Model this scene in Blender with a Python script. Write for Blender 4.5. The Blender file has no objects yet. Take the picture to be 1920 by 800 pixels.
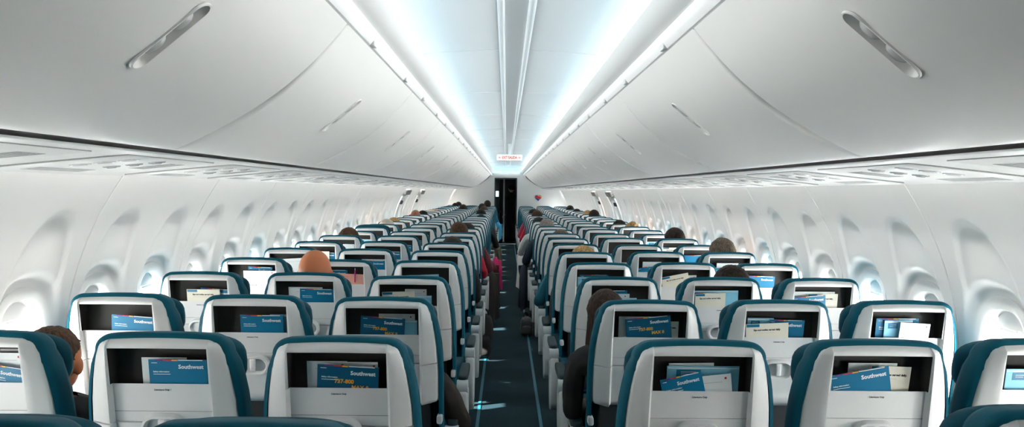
import bpy, bmesh, math, random
import numpy as np
from mathutils import Vector, Matrix, Euler, noise

R = math.radians
random.seed(7)
SC = bpy.context.scene
COL = SC.collection

# ------------------------------------------------------------------ camera, light, exposure
F_PX = 1480.0
CAM_X, CAM_Z = -0.035, 1.55
cam_d = bpy.data.cameras.new('camera'); cam = bpy.data.objects.new('camera', cam_d); COL.objects.link(cam)
cam_d.sensor_width = 36.0; cam_d.lens = 36.0 * F_PX / 1920.0; cam_d.clip_start = 0.05; cam_d.clip_end = 200
cam.matrix_world = (Matrix.Translation((CAM_X, 0, CAM_Z)) @ Matrix.Rotation(R(-0.43), 4, 'Z')
                    @ Matrix.Rotation(R(90 - 1.606), 4, 'X') @ Matrix.Rotation(R(0.62), 4, 'Z'))
cam_d.dof.use_dof = False
SC.camera = cam
SC.view_settings.view_transform = 'Standard'
SC.view_settings.look = 'None'
SC.view_settings.exposure = 1.05
SC.view_settings.gamma = 1.0
SC.view_settings.use_curve_mapping = False
SC.cycles.max_bounces = 10
SC.cycles.diffuse_bounces = 7
SC.cycles.glossy_bounces = 3
SC.cycles.transmission_bounces = 4
SC.cycles.transparent_max_bounces = 8
SC.cycles.caustics_reflective = False
SC.cycles.caustics_refractive = False
SC.cycles.sample_clamp_indirect = 6.0
SC.cycles.use_denoising = True

Y0, Y1 = -3.2, 23.2            # rear and front bulkheads of the cabin
world = bpy.data.worlds.new('daylight'); SC.world = world; world.use_nodes = True
wn = world.node_tree.nodes; wl = world.node_tree.links
bgn = wn['Background']; bgn.inputs[0].default_value = (1.0, 0.985, 0.965, 1)
# hazy sky: brighter sunlit cloud to the right of the cabin than on the sun's own side
wtc = wn.new('ShaderNodeTexCoord'); wsep = wn.new('ShaderNodeSeparateXYZ'); wmr = wn.new('ShaderNodeMapRange')
wmr.inputs['From Min'].default_value = -0.7; wmr.inputs['From Max'].default_value = 0.7; wmr.inputs['To Min'].default_value = 15.0; wmr.inputs['To Max'].default_value = 26.0
wl.new(wtc.outputs['Generated'], wsep.inputs[0]); wl.new(wsep.outputs['X'], wmr.inputs['Value']); wl.new(wmr.outputs[0], bgn.inputs[1])

sun_d = bpy.data.lights.new('sun', 'SUN'); sun = bpy.data.objects.new('sun', sun_d); COL.objects.link(sun)
sun_d.energy = 34.0; sun_d.angle = R(0.6); sun_d.color = (1.0, 0.96, 0.9)
SUN_DIR = Vector((0.80, 0.34, -0.47))
sun.rotation_euler = SUN_DIR.to_track_quat('-Z', 'Y').to_euler(); sun.location = (-6, 0, 5)

def area(name, loc, direc, sx, sy, power, color, spread=180):
    d = bpy.data.lights.new(name, 'AREA'); o = bpy.data.objects.new(name, d); COL.objects.link(o)
    d.shape = 'RECTANGLE'; d.spread = R(spread); d.size = sx; d.size_y = sy; d.energy = power; d.color = color
    o.location = loc
    z = -Vector(direc).normalized(); y = Vector((0, 1, 0)); x = y.cross(z).normalized(); y = z.cross(x)
    m = Matrix((x, y, z)).transposed().to_4x4(); m.translation = loc; o.matrix_world = m
    return o
COVE_P, WASH_P = 6.0, 380.0
for s in (-1, 1):
    # cove lamps behind the lip of the bin rail, wash lamps above the sidewall panels
    area('cove_lamp', (s * 0.437, (1.0 + Y1) / 2, CAM_Z + 0.580), (-s * 1.0, 0, 0.02), 0.022, Y1 - 1.2, COVE_P, (0.22, 0.72, 1.0))
    area('sidewall_lamp', (s * 1.515, (1.3 + Y1) / 2, CAM_Z + 0.115), (s * 0.35, 0, -1), 0.03, Y1 - 1.4, WASH_P, (1.0, 0.98, 0.94))
# added white fill light in the same coves, brightening the ceiling's centre
CEIL_P = 4.0
for s in (-1, 1):
    area('ceiling_fill', (s * 0.447, (0.6 + Y1) / 2, CAM_Z + 0.585), (-s * 1, 0, .38), 0.02, Y1 - .8, CEIL_P, (1.0, 0.97, 0.93), 75)

# extra lamps added unseen in the same coves to brighten the opposite bins
BIN_P = 8.5
for s in (-1, 1):
    area('bin_fill', (s * 0.449, (1.3 + Y1) / 2, CAM_Z + 0.5945), (-s * 1, 0, -.27), 0.02, Y1 - 1.4, BIN_P, (1.0, 0.985, 0.96), 42)

# ------------------------------------------------------------------ helpers
def mat(name, col, rough=0.5, metal=0.0, noise_amt=0.0, nscale=60.0, bump=0.0, bscale=200.0, spec=0.5, emit=None, estr=0.0, coat=0.0):
    m = bpy.data.materials.new(name); m.use_nodes = True
    nt = m.node_tree; b = nt.nodes['Principled BSDF']
    b.inputs['Base Color'].default_value = (*col, 1); b.inputs['Roughness'].default_value = rough
    b.inputs['Metallic'].default_value = metal; b.inputs['Specular IOR Level'].default_value = spec
    if coat: b.inputs['Coat Weight'].default_value = coat
    tc = nt.nodes.new('ShaderNodeTexCoord')
    if noise_amt:
        n = nt.nodes.new('ShaderNodeTexNoise'); n.inputs['Scale'].default_value = nscale; n.inputs['Detail'].default_value = 4
        nt.links.new(tc.outputs['Object'], n.inputs['Vector'])
        mx = nt.nodes.new('ShaderNodeMixRGB'); mx.blend_type = 'MIX'
        mx.inputs[1].default_value = (*[max(0, c * (1 - noise_amt)) for c in col], 1)
        mx.inputs[2].default_value = (*[min(1, c * (1 + noise_amt)) for c in col], 1)
        nt.links.new(n.outputs['Fac'], mx.inputs[0]); nt.links.new(mx.outputs[0], b.inputs['Base Color'])
    if bump:
        n2 = nt.nodes.new('ShaderNodeTexNoise'); n2.inputs['Scale'].default_value = bscale
        nt.links.new(tc.outputs['Object'], n2.inputs['Vector'])
        bp = nt.nodes.new('ShaderNodeBump'); bp.inputs['Strength'].default_value = bump; bp.inputs['Distance'].default_value = 0.002
        nt.links.new(n2.outputs['Fac'], bp.inputs['Height']); nt.links.new(bp.outputs[0], b.inputs['Normal'])
    if emit:
        b.inputs['Emission Color'].default_value = (*emit, 1); b.inputs['Emission Strength'].default_value = estr
    return m

def lin(r, g, b):
    f = lambda c: (c / 255 / 12.92) if c / 255 <= 0.04045 else ((c / 255 + 0.055) / 1.055) ** 2.4
    return (f(r), f(g), f(b))

M = {}
M['bin'] = mat('bin plastic', (0.88, 0.875, 0.855), 0.38, noise_amt=0.012, nscale=6, bump=0.05, bscale=500)
M['wall'] = mat('sidewall plastic', (0.85, 0.845, 0.83), 0.42, noise_amt=0.012, nscale=5, bump=0.04, bscale=400)
M['ceil'] = mat('ceiling panel', (0.80, 0.80, 0.80), 0.5, noise_amt=0.01, nscale=5)
M['trim'] = mat('white trim', (0.83, 0.83, 0.82), 0.35, noise_amt=0.01, nscale=20)
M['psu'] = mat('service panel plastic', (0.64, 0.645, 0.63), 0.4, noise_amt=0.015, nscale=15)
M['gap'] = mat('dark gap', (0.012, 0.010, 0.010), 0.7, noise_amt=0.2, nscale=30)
M['shell'] = mat('seat shell plastic', (0.76, 0.755, 0.74), 0.36, noise_amt=0.012, nscale=25, bump=0.06, bscale=900)
M['shell2'] = mat('tray plastic', (0.76, 0.755, 0.745), 0.34, noise_amt=0.012, nscale=25, bump=0.05, bscale=900)
M['teal'] = mat('teal leather', (0.0, 0.068, 0.105), 0.55, noise_amt=0.15, nscale=18, bump=0.25, bscale=350, spec=.12)
M['teal2'] = mat('headrest leather', (0.0, 0.052, 0.082), 0.55, noise_amt=0.15, nscale=18, bump=0.25, bscale=350, spec=.12)
M['pocket'] = mat('pocket lining', (0.022, 0.021, 0.019), 0.75, noise_amt=0.2, nscale=80, bump=0.2, bscale=600)
M['pad'] = mat('armrest pad', (0.018, 0.034, 0.040), 0.6, spec=.15, noise_amt=0.15, nscale=40, bump=0.1, bscale=500)
M['arm'] = mat('armrest plastic', (0.55, 0.58, 0.58), 0.4, noise_amt=0.03, nscale=25)
M['metal'] = mat('leg metal', (0.25, 0.26, 0.27), 0.4, metal=0.8, noise_amt=0.05, nscale=40)
M['darkgrey'] = mat('dark seat frame', (0.03, 0.033, 0.036), 0.6, noise_amt=0.2, nscale=40)
M['grey'] = mat('grey detail', (0.42, 0.42, 0.41), 0.5, noise_amt=0.05, nscale=40)
M['seam_shade'] = mat('grey panel seal', (0.10, 0.10, 0.10), 0.7, noise_amt=0.1, nscale=40)  # shade of the panel seam groove, put into its colour
M['header'] = mat('grey header', (0.22, 0.22, 0.215), 0.5, noise_amt=0.05, nscale=40)
M['lens'] = mat('lamp lens', (0.52, 0.53, 0.52), 0.2, noise_amt=0.03, nscale=50)
M['dkhole'] = mat('dark hole', (0.05, 0.045, 0.04), 0.6, noise_amt=0.1, nscale=50)
M['ink'] = mat('black print', (0.015, 0.015, 0.017), 0.6, noise_amt=0.1, nscale=90)
M['white_ink'] = mat('white print', (0.85, 0.86, 0.86), 0.5, noise_amt=0.02, nscale=90)
M['orange_ink'] = mat('orange print', lin(240, 160, 30), 0.5, noise_amt=0.05, nscale=90)
M['card_blue'] = mat('blue card', lin(0, 106, 144), 0.4, noise_amt=0.05, nscale=40)
M['card_deep'] = mat('deep blue card', lin(0, 80, 112), 0.4, noise_amt=0.05, nscale=40)
M['card_cyan'] = mat('pale blue card', lin(130, 196, 220), 0.4, noise_amt=0.05, nscale=30)
M['card_cream'] = mat('cream card', lin(232, 226, 208), 0.45, noise_amt=0.02, nscale=30)
M['card_white'] = mat('white card', lin(226, 230, 230), 0.45, noise_amt=0.02, nscale=30)
M['card_pink'] = mat('pink card', lin(232, 170, 150), 0.45, noise_amt=0.03, nscale=30)
M['card_dark'] = mat('dark card', lin(60, 62, 60), 0.45, noise_amt=0.05, nscale=30)
M['purple'] = mat('purple stripe', lin(120, 30, 120), 0.4, noise_amt=0.05, nscale=30)
M['red'] = mat('red stripe', lin(205, 25, 40), 0.4, noise_amt=0.05, nscale=30)
M['yellow'] = mat('yellow stripe', lin(250, 180, 40), 0.4, noise_amt=0.05, nscale=30)
M['magenta'] = mat('magenta plastic', lin(200, 10, 130), 0.4, noise_amt=0.05, nscale=30)
M['strip'] = mat('aisle strip', lin(18, 92, 110), 0.5, noise_amt=0.15, nscale=60)
M['black'] = mat('black panel', (0.008, 0.011, 0.013), 0.35, noise_amt=0.2, nscale=20)
M['galley'] = mat('dark galley panel', (0.02, 0.03, 0.034), 0.3, noise_amt=0.15, nscale=10)
M['sill'] = mat('metal sill', (0.6, 0.6, 0.58), 0.35, metal=0.6, noise_amt=0.05, nscale=40)
M['heart_blue'] = mat('emblem blue', lin(30, 70, 170), 0.4, noise_amt=0.05, nscale=20)
M['cyan_glow'] = mat('cyan lamp', (0.1, 0.5, 0.6), 0.4, noise_amt=0.05, nscale=20, emit=(0.25, 0.8, 1.0), estr=1.6)
M['glow_pane'] = mat('lit pane', (0.5, 0.8, 0.8), 0.3, noise_amt=0.05, nscale=20, emit=(0.6, 0.95, 1.0), estr=1.0)
M['sign'] = mat('lit sign face', (0.8, 0.78, 0.76), 0.4, noise_amt=0.01, nscale=20, emit=(1.0, 0.95, 0.92), estr=0.2)
M['sign_red'] = mat('red sign letters', lin(215, 60, 50), 0.5, noise_amt=0.03, nscale=20)

def carpet():
    m = bpy.data.materials.new('teal carpet'); m.use_nodes = True; nt = m.node_tree; b = nt.nodes['Principled BSDF']
    tc = nt.nodes.new('ShaderNodeTexCoord')
    n = nt.nodes.new('ShaderNodeTexNoise'); n.inputs['Scale'].default_value = 140; n.inputs['Detail'].default_value = 5
    n3 = nt.nodes.new('ShaderNodeTexNoise'); n3.inputs['Scale'].default_value = 2.5
    cr = nt.nodes.new('ShaderNodeValToRGB')
    cr.color_ramp.elements[0].position = 0.3; cr.color_ramp.elements[0].color = (*lin(6, 30, 38), 1)
    cr.color_ramp.elements[1].position = 0.75; cr.color_ramp.elements[1].color = (*lin(18, 54, 64), 1)
    mx = nt.nodes.new('ShaderNodeMixRGB'); mx.blend_type = 'MULTIPLY'; mx.inputs[0].default_value = 0.4
    nt.links.new(tc.outputs['Object'], n.inputs['Vector']); nt.links.new(tc.outputs['Object'], n3.inputs['Vector'])
    nt.links.new(n.outputs['Fac'], cr.inputs[0]); nt.links.new(cr.outputs[0], mx.inputs[1]); nt.links.new(n3.outputs['Fac'], mx.inputs[2])
    nt.links.new(mx.outputs[0], b.inputs['Base Color'])
    bp = nt.nodes.new('ShaderNodeBump'); bp.inputs['Strength'].default_value = 0.6; bp.inputs['Distance'].default_value = 0.003
    nt.links.new(n.outputs['Fac'], bp.inputs['Height']); nt.links.new(bp.outputs[0], b.inputs['Normal'])
    b.inputs['Roughness'].default_value = 0.9; b.inputs['Specular IOR Level'].default_value = 0.2
    return m
M['carpet'] = carpet()

def glass():
    m = bpy.data.materials.new('window pane'); m.use_nodes = True; nt = m.node_tree
    for n in list(nt.nodes): nt.nodes.remove(n)
    out = nt.nodes.new('ShaderNodeOutputMaterial'); t = nt.nodes.new('ShaderNodeBsdfTransparent'); g = nt.nodes.new('ShaderNodeBsdfGlossy')
    t.inputs[0].default_value = (0.95, 0.98, 0.98, 1); g.inputs['Roughness'].default_value = 0.05
    mx = nt.nodes.new('ShaderNodeMixShader'); mx.inputs[0].default_value = 0.05
    nt.links.new(t.outputs[0], mx.inputs[1]); nt.links.new(g.outputs[0], mx.inputs[2]); nt.links.new(mx.outputs[0], out.inputs[0])
    return m
M['glass'] = glass()

def hair_mat(name, c1, c2):
    m = bpy.data.materials.new(name); m.use_nodes = True; nt = m.node_tree; b = nt.nodes['Principled BSDF']
    tc = nt.nodes.new('ShaderNodeTexCoord'); mp = nt.nodes.new('ShaderNodeMapping'); mp.inputs['Scale'].default_value = (90, 90, 9)
    n = nt.nodes.new('ShaderNodeTexNoise'); n.inputs['Scale'].default_value = 1.5; n.inputs['Detail'].default_value = 6
    cr = nt.nodes.new('ShaderNodeValToRGB'); cr.color_ramp.elements[0].color = (*c1, 1); cr.color_ramp.elements[1].color = (*c2, 1)
    cr.color_ramp.elements[0].position = 0.35; cr.color_ramp.elements[1].position = 0.7
    nt.links.new(tc.outputs['Object'], mp.inputs[0]); nt.links.new(mp.outputs[0], n.inputs['Vector'])
    nt.links.new(n.outputs['Fac'], cr.inputs[0]); nt.links.new(cr.outputs[0], b.inputs['Base Color'])
    bp = nt.nodes.new('ShaderNodeBump'); bp.inputs['Strength'].default_value = 0.8; bp.inputs['Distance'].default_value = 0.004
    nt.links.new(n.outputs['Fac'], bp.inputs['Height']); nt.links.new(bp.outputs[0], b.inputs['Normal'])
    b.inputs['Roughness'].default_value = 0.6; b.inputs['Specular IOR Level'].default_value = 0.15
    return m
HAIR = {
    'darkbrown': hair_mat('dark brown hair', lin(20, 13, 10), lin(64, 42, 31)),
    'dark': hair_mat('dark hair', lin(18, 14, 12), lin(52, 40, 34)),
    'brown': hair_mat('brown hair', lin(40, 26, 18), lin(96, 66, 44)),
    'greybrown': hair_mat('grey brown hair', lin(58, 50, 44), lin(128, 112, 96)),
    'grey': hair_mat('grey hair', lin(105, 98, 94), lin(165, 155, 148)),
    'blond': hair_mat('blond hair', lin(120, 84, 48), lin(214, 176, 118)),
    'white': hair_mat('pale hair', lin(190, 180, 165), lin(236, 228, 214)),
}
SKIN = {
    'tan': mat('tan skin', lin(184, 106, 62), 0.5, noise_amt=0.06, nscale=30, bump=0.1, bscale=300),
    'light': mat('light skin', lin(222, 168, 136), 0.5, noise_amt=0.06, nscale=30, bump=0.1, bscale=300),
    'brown': mat('brown skin', lin(140, 92, 66), 0.5, noise_amt=0.06, nscale=30, bump=0.1, bscale=300),
}
CLOTH = {k: mat(k + ' cloth', lin(*c), 0.85, noise_amt=0.15, nscale=50, bump=0.3, bscale=300) for k, c in dict(
    black=(22, 20, 20), charcoal=(42, 40, 40), brown=(44, 36, 30), red=(190, 22, 44), maroon=(88, 24, 34), magenta=(190, 20, 92),
    teal=(14, 92, 112), blue=(40, 140, 180), navy=(28, 40, 58), white=(205, 205, 200), pink=(170, 52, 78), olive=(70, 68, 52)).items()}

def link(o, parent=None):
    COL.objects.link(o)
    if parent is not None: o.parent = parent
    return o

def me_new(name, verts, faces, smooth=True, angle=40):
    me = bpy.data.meshes.new(name); me.from_pydata([tuple(v) for v in verts], [], faces); me.validate(); me.update()
    if smooth:
        me.polygons.foreach_set('use_smooth', [True] * len(me.polygons))
        me.set_sharp_from_angle(angle=R(angle))
    return me

def me_bm(name, bm, smooth=True, angle=40):
    me = bpy.data.meshes.new(name); bmesh.ops.recalc_face_normals(bm, faces=bm.faces); bm.to_mesh(me); bm.free()
    if smooth:
        me.polygons.foreach_set('use_smooth', [True] * len(me.polygons))
        me.set_sharp_from_angle(angle=R(angle))
    return me

def setm(me, m):
    me.materials.clear(); me.materials.append(m); return me

def obj(name, me, m=None, parent=None, loc=None):
    if m is not None and len(me.materials) == 0: me.materials.append(m)
    o = bpy.data.objects.new(name, me); link(o, parent)
    if loc is not None: o.location = loc
    return o

def objm(name, me, m, parent=None, loc=None):
    """an object whose material sits on the object, so that its mesh can be shared"""
    if len(me.materials) == 0: me.materials.append(None)
    o = bpy.data.objects.new(name, me); link(o, parent)
    o.material_slots[0].link = 'OBJECT'; o.material_slots[0].material = m
    if loc is not None: o.location = loc
    return o

def empty(name, loc=(0, 0, 0)):
    o = bpy.data.objects.new(name, None); o.empty_display_size = 0.1; o.location = loc; return link(o)

def tag(o, label, cat, group=None):
    o['label'] = label; o['category'] = cat
    if group: o['group'] = group
    return o

def struct(o):
    o['kind'] = 'structure'; return o

def rbox(bm, c, s, bev=0.0, seg=2, rot=None):
    r = bmesh.ops.create_cube(bm, size=1.0)
    vs = r['verts']
    bmesh.ops.scale(bm, vec=s, verts=vs)
    if bev > 0:
        es = list({e for v in vs for e in v.link_edges})
        out = bmesh.ops.bevel(bm, geom=es, offset=bev, segments=seg, profile=0.5, affect='EDGES', clamp_overlap=True)
        vs = list({v for f in out['faces'] for v in f.verts} | {v for v in vs if v.is_valid})
    if rot is not None: bmesh.ops.rotate(bm, cent=(0, 0, 0), matrix=rot, verts=vs)
    bmesh.ops.translate(bm, vec=c, verts=vs)
    return vs

def box_me(name, c, s, bev=0.0, seg=2, rot=None):
    bm = bmesh.new(); rbox(bm, c, s, bev, seg, rot); return me_bm(name, bm)

def cyl(bm, p0, p1, r0, r1=None, n=16, cap=True):
    p0 = Vector(p0); p1 = Vector(p1); r1 = r0 if r1 is None else r1
    d = p1 - p0
    m = Matrix.Translation((p0 + p1) / 2) @ d.to_track_quat('Z', 'Y').to_matrix().to_4x4()
    bmesh.ops.create_cone(bm, cap_ends=cap, cap_tris=False, segments=n, radius1=r0, radius2=r1, depth=d.length, matrix=m)

def extrude_y(profile, ys, closed=False, name='profile', smooth=True, angle=40):
    vs, fs = [], []
    n = len(profile)
    for y in ys:
        for (x, z) in profile: vs.append((x, y, z))
    for j in range(len(ys) - 1):
        for i in range(n if closed else n - 1):
            a = j * n + i; b = j * n + (i + 1) % n
            fs.append((a, b, b + n, a + n))
    if closed:
        fs.append(tuple(range(n))); fs.append(tuple(range((len(ys) - 1) * n + n - 1, (len(ys) - 1) * n - 1, -1)))
    return me_new(name, vs, fs, smooth, angle)

def evaluated_mesh(o):
    dg = bpy.context.evaluated_depsgraph_get(); dg.update()
    return bpy.data.meshes.new_from_object(o.evaluated_get(dg))

def drop(o):
    me = o.data; bpy.data.objects.remove(o)

TEXT = {}
def text_me(s, size, bold=0.0, align='CENTER'):
    k = (s, size, bold, align)
    if k in TEXT: return TEXT[k]
    cu = bpy.data.curves.new('lettering', 'FONT'); cu.body = s; cu.size = size; cu.align_x = align; cu.align_y = 'CENTER'
    cu.resolution_u = 2; cu.offset = bold; cu.extrude = 0.0002
    o = bpy.data.objects.new('lettering', cu); COL.objects.link(o)
    me = evaluated_mesh(o); bpy.data.objects.remove(o); me.name = 'lettering'
    me.materials.clear()
    TEXT[k] = me
    return me

ORD = ['nearest', 'first', 'second', 'third', 'fourth', 'fifth', 'sixth', 'seventh', 'eighth', 'ninth', 'tenth', 'eleventh', 'twelfth',
       'thirteenth', 'fourteenth', 'fifteenth', 'sixteenth', 'seventeenth', 'eighteenth', 'nineteenth', 'twentieth', 'twenty-first',
       'twenty-second', 'twenty-third', 'twenty-fourth', 'twenty-fifth', 'twenty-sixth', 'twenty-seventh', 'twenty-eighth']
SIDE = {-1: 'left', 1: 'right'}

# ------------------------------------------------------------------ floor
fl = obj('floor', me_new('floor', [(-1.8, Y0, 0), (1.8, Y0, 0), (1.8, Y1, 0), (-1.8, Y1, 0)], [(0, 1, 2, 3)], False), M['carpet']); struct(fl)
for i, s in enumerate((-1, 1)):
    struct(obj('trim_%d' % (i + 1), box_me('strip', (s * 0.212, (Y0 + Y1) / 2, 0.002), (0.022, Y1 - Y0, 0.004), 0.001, 1), M['strip']))

# ------------------------------------------------------------------ sidewalls
WZ = np.array([0.0, 0.4, 0.7, 0.95, 1.10, 1.25, 1.41, 1.57, 1.68]); WX = np.array([1.64, 1.752, 1.785, 1.787, 1.765, 1.725, 1.66, 1.570, 1.49])
WP = np.polyfit(WZ, WX, 5)
def wall_x(z): return float(np.polyval(WP, z))
xw = wall_x(0.955) + 0.012
WIN_P = 0.525; WIN_Y0 = 2.875; WIN_Z = 0.955; WA, WB = 0.118, 0.168
SEAM_OFF = 0.2625
EXITS = [12.55, 14.45]
def sup(u, v, p=2.6): return (abs(u) ** p + abs(v) ** p) ** (1 / p)
def recess(u, z):
    """how far the scooped window surround sits outboard of the panel"""
    z0, zt, a = 1.08, 1.452, 0.172
    if z > zt + .02: return 0.0
    if z > z0: q = (abs(u / a) ** 2.4 + abs((z - z0) / (zt - z0)) ** 2.4) ** (1 / 2.4)
    else: q = abs(u) / a
    e = (1.0 - q) * a
    st = min(1, max(0, (e + 0.003) / 0.009)); st = st * st * (3 - 2 * st)
    depth = 0.008 + 0.005 * min(1, max(0, (z - 1.02) / 0.36))
    if z < 0.75: depth *= max(0, (z - 0.45) / 0.3)
    return st * depth
win_ys = [WIN_Y0 + k * WIN_P for k in range(-11, 39)]
win_ys = [y for y in win_ys if 1.2 < y < Y1 - .3]
def build_wall(side, s):
    vs, fs = [], []
    idx = {}
    zs = [0.0, 0.2, 0.35] + list(np.arange(0.45, 1.50, 0.011)) + [1.52, 1.56, 1.60, 1.64, 1.67]
    nu = 50
    ymin = win_ys[0] - WIN_P / 2
    cols = []; seams = []
    for k, yc in enumerate(win_ys):
        kk = round((yc - WIN_Y0) / WIN_P)
        seam = (kk % 2 == 0)       # a panel seam just beyond every second window
        us = list(np.linspace(-0.5, 0.5, nu + 1) * WIN_P)
        for i, u in enumerate(us):
            if i == 0 and k > 0: continue
            cols.append((yc + u, u, yc, 0.0))
        if seam:
            y, u, yc_, _ = cols.pop(); seams.append(y)
            cols += [(y - 0.006, u - .006, yc, 0.0), (y - 0.0035, u, yc, 0.002), (y - 0.002, u, yc, 0.02), (y + 0.002, u, yc, 0.02), (y + 0.0035, u, yc, 0.002), (y + 0.006, u, yc, 0.0)]
    cols = [(Y0, 9, 0, 0)] + cols + [(Y1, 9, 0, 0)]
    nz = len(zs)
    for (y, u, yc, g) in cols:
        isx = any(abs(yc - e) < 0.3 for e in EXITS)
        for z in zs:
            x = wall_x(z) + g
            if abs(u) < 1 and not isx: x += recess(u, z)
            if abs(u) < 1:
                q_ = sup(u / (WA + .058), (z - WIN_Z) / (WB + .066))
                b_ = 1 - min(1, max(0, (q_ - 1) / .26)); b_ = b_ * b_ * (3 - 2 * b_)
                x += (xw + .001 - x) * b_
            if isx and 0.28 < z < 1.50 and abs(u) < .225: x += .02
            vs.append((s * x, y, z))
    for j in range(len(cols) - 1):
        for i in range(nz - 1):
            if abs(cols[j][2] - cols[j + 1][2]) > .1: u = 9
            else: u = (cols[j][1] + cols[j + 1][1]) / 2
            yc = cols[j][2]; u_ = (cols[j][1] + cols[j + 1][1]) / 2; z = (zs[i] + zs[i + 1]) / 2
            if abs(u) < 1 and sup(u / (WA + .018), (z - WIN_Z) / (WB + .018)) < 1: continue
            a = j * nz + i
            f = (a, a + nz, a + nz + 1, a + 1)
            fs.append(f if s < 0 else f[::-1])
    me = me_new('sidewall', vs, fs, True, 50); me.materials.append(M['wall']); me.materials.append(M['seam_shade'])
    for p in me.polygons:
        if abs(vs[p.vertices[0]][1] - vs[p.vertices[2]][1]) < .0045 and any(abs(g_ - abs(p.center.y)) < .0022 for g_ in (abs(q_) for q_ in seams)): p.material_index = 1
    o = obj('wall_' + side, me); return struct(o)
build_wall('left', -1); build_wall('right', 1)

def ring_mesh(loops, closed_end=False):
    """loops: list of (a, b, x) superellipses in the YZ plane at depth x"""
    n = 40; vs, fs = [], []
    for (a, b, x) in loops:
        for k in range(n):
            t = 2 * math.pi * k / n; c, d = math.cos(t), math.sin(t)
            r = 1 / (abs(c) ** 2.6 + abs(d) ** 2.6) ** (1 / 2.6)
            vs.append((x, a * r * c, b * r * d))
    for j in range(len(loops) - 1):
        for k in range(n):
            fs.append((j * n + k, j * n + (k + 1) % n, (j + 1) * n + (k + 1) % n, (j + 1) * n + k))
    if closed_end: fs.append(tuple((len(loops) - 1) * n + k for k in range(n)))
    return vs, fs
def mir(me_args, s):
    vs, fs = me_args
    return [(v[0] * s, v[1], v[2]) for v in vs], (fs if s > 0 else [f[::-1] for f in fs])
WINM = {}
for s in (-1, 1):
    fr = me_new('window_frame', *mir(ring_mesh([(WA + .052, WB + .060, .010), (WA + .050, WB + .058, -.004), (WA + .030, WB + .034, -.007), (WA + .012, WB + .012, .002), (WA + .004, WB + .004, .018), (WA, WB, .055)]), s)); setm(fr, M['trim'])
    pn = me_new('pane', *mir(ring_mesh([(WA + .004, WB + .004, .055), (WA + .004, WB + .004, .058)], True), s)); setm(pn, M['glass'])
    bm = bmesh.new(); 
    rbox(bm, (s * 0.036, 0, WB * .82), (0.008, 0.17, 0.075), 0.003, 2); rbox(bm, (s * 0.026, 0, WB * .62), (0.014, 0.11, 0.012), 0.004, 2)
    sh = me_bm('window_shade', bm); setm(sh, M['trim'])
    WINM[s] = (fr, pn, sh)
nwin = 0
for s in (-1, 1):
    for y in win_ys:
        nwin += 1
        w = empty('window_%d' % nwin, (s * xw, y, WIN_Z)); struct(w)
        fr, pn, sh = WINM[s]
        obj('window_frame', fr, None, w); obj('pane', pn, None, w); obj('window_shade', sh, None, w)

# overwing exits
nd = 0
for s in (-1, 1):
    for ye in EXITS:
        yc = min(win_ys, key=lambda q: abs(q - ye))
        nd += 1
        d = empty('door_%d' % nd, (0, yc, 0)); struct(d)
        # a raised door frame following the curve of the wall, a header box and a handle cover
        def rim(a0, a1, z0, z1, off0, off1):
            vs, fs = [], []
            zz = np.linspace(z0, z1, 18)
            pts_o = [(-a1, z) for z in zz] + [(a1, z) for z in zz[::-1]]
            zi = np.linspace(z0 + (a1 - a0), z1 - (a1 - a0), 18)
            pts_i = [(-a0, z) for z in zi] + [(a0, z) for z in zi[::-1]]
            n = len(pts_o)
            for (u, z) in pts_o: vs.append((s * (wall_x(z) + .012), u, z))
            for (u, z) in pts_o: vs.append((s * (wall_x(z) - off1), u * .99, z))
            for (u, z) in pts_i: vs.append((s * (wall_x(z) - off1), u, z))
            for (u, z) in pts_i: vs.append((s * (wall_x(z) + off0), u, z))
            for L in range(3):
                for k in range(n): fs.append((L * n + k, L * n + (k + 1) % n, (L + 1) * n + (k + 1) % n, (L + 1) * n + k))
            return vs, fs
        obj('door_frame', me_new('door_frame', *rim(0.225, 0.262, 0.28, 1.46, .02, .022)), M['bin'], d)
        zc = 1.525
        obj('header', box_me('header', (s * (wall_x(zc) - .02), 0, zc), (0.06, 0.52, 0.085), 0.012, 2, Matrix.Rotation(R(s * -26), 3, 'Y')), M['header'], d)
        bm = bmesh.new(); zh = 1.36
        rbox(bm, (s * (wall_x(zh) - .012), 0, zh), (0.03, 0.20, 0.06), 0.012, 2, Matrix.Rotation(R(s * -20), 3, 'Y'))
        obj('handle', me_bm('handle', bm), M['darkgrey'], d)

# ------------------------------------------------------------------ ceiling, coves, rails
def h(v): return CAM_Z + v
def ceil_h(x): return h(0.735 + 0.030 * (1 - (x / 0.53) ** 2))
joints = [0.70 + 1.8 * k for k in range(-2, 13)]
prof = []
for x in np.linspace(-0.53, 0.53, 43): prof.append((float(x), ceil_h(float(x))))
chan = [(-0.070, 0), (-0.0655, -.010), (-0.060, -.014), (-0.050, -.014), (-0.0455, -.010), (-0.043, .012), (0.043, .012), (0.0455, -.010), (0.050, -.014), (0.060, -.014), (0.0655, -.010), (0.070, 0)]
prof = [p for p in prof if p[0] < -0.083] + [(x * 1.16, ceil_h(x) + dz) for x, dz in chan] + [p for p in prof if p[0] > 0.083]
struct(obj('ceiling', extrude_y(prof, [Y0, Y1], name='ceiling', angle=25), M['ceil']))
for i, y in enumerate(joints):
    if not (Y0 < y < Y1): continue
    for sx in (-1, 1):
        pr = [(x, ceil_h(x)) for x in np.linspace(0.085, 0.50, 14)]
        pr = [(sx * x, z - .004) for x, z in pr] + [(sx * x, z + .004) for x, z in pr[::-1]]
        struct(obj('trim_%d' % (20 + 2 * i + (sx > 0)), extrude_y(pr, [y - .004, y + .004], True, 'joint_strip'), M['trim']))
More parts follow.
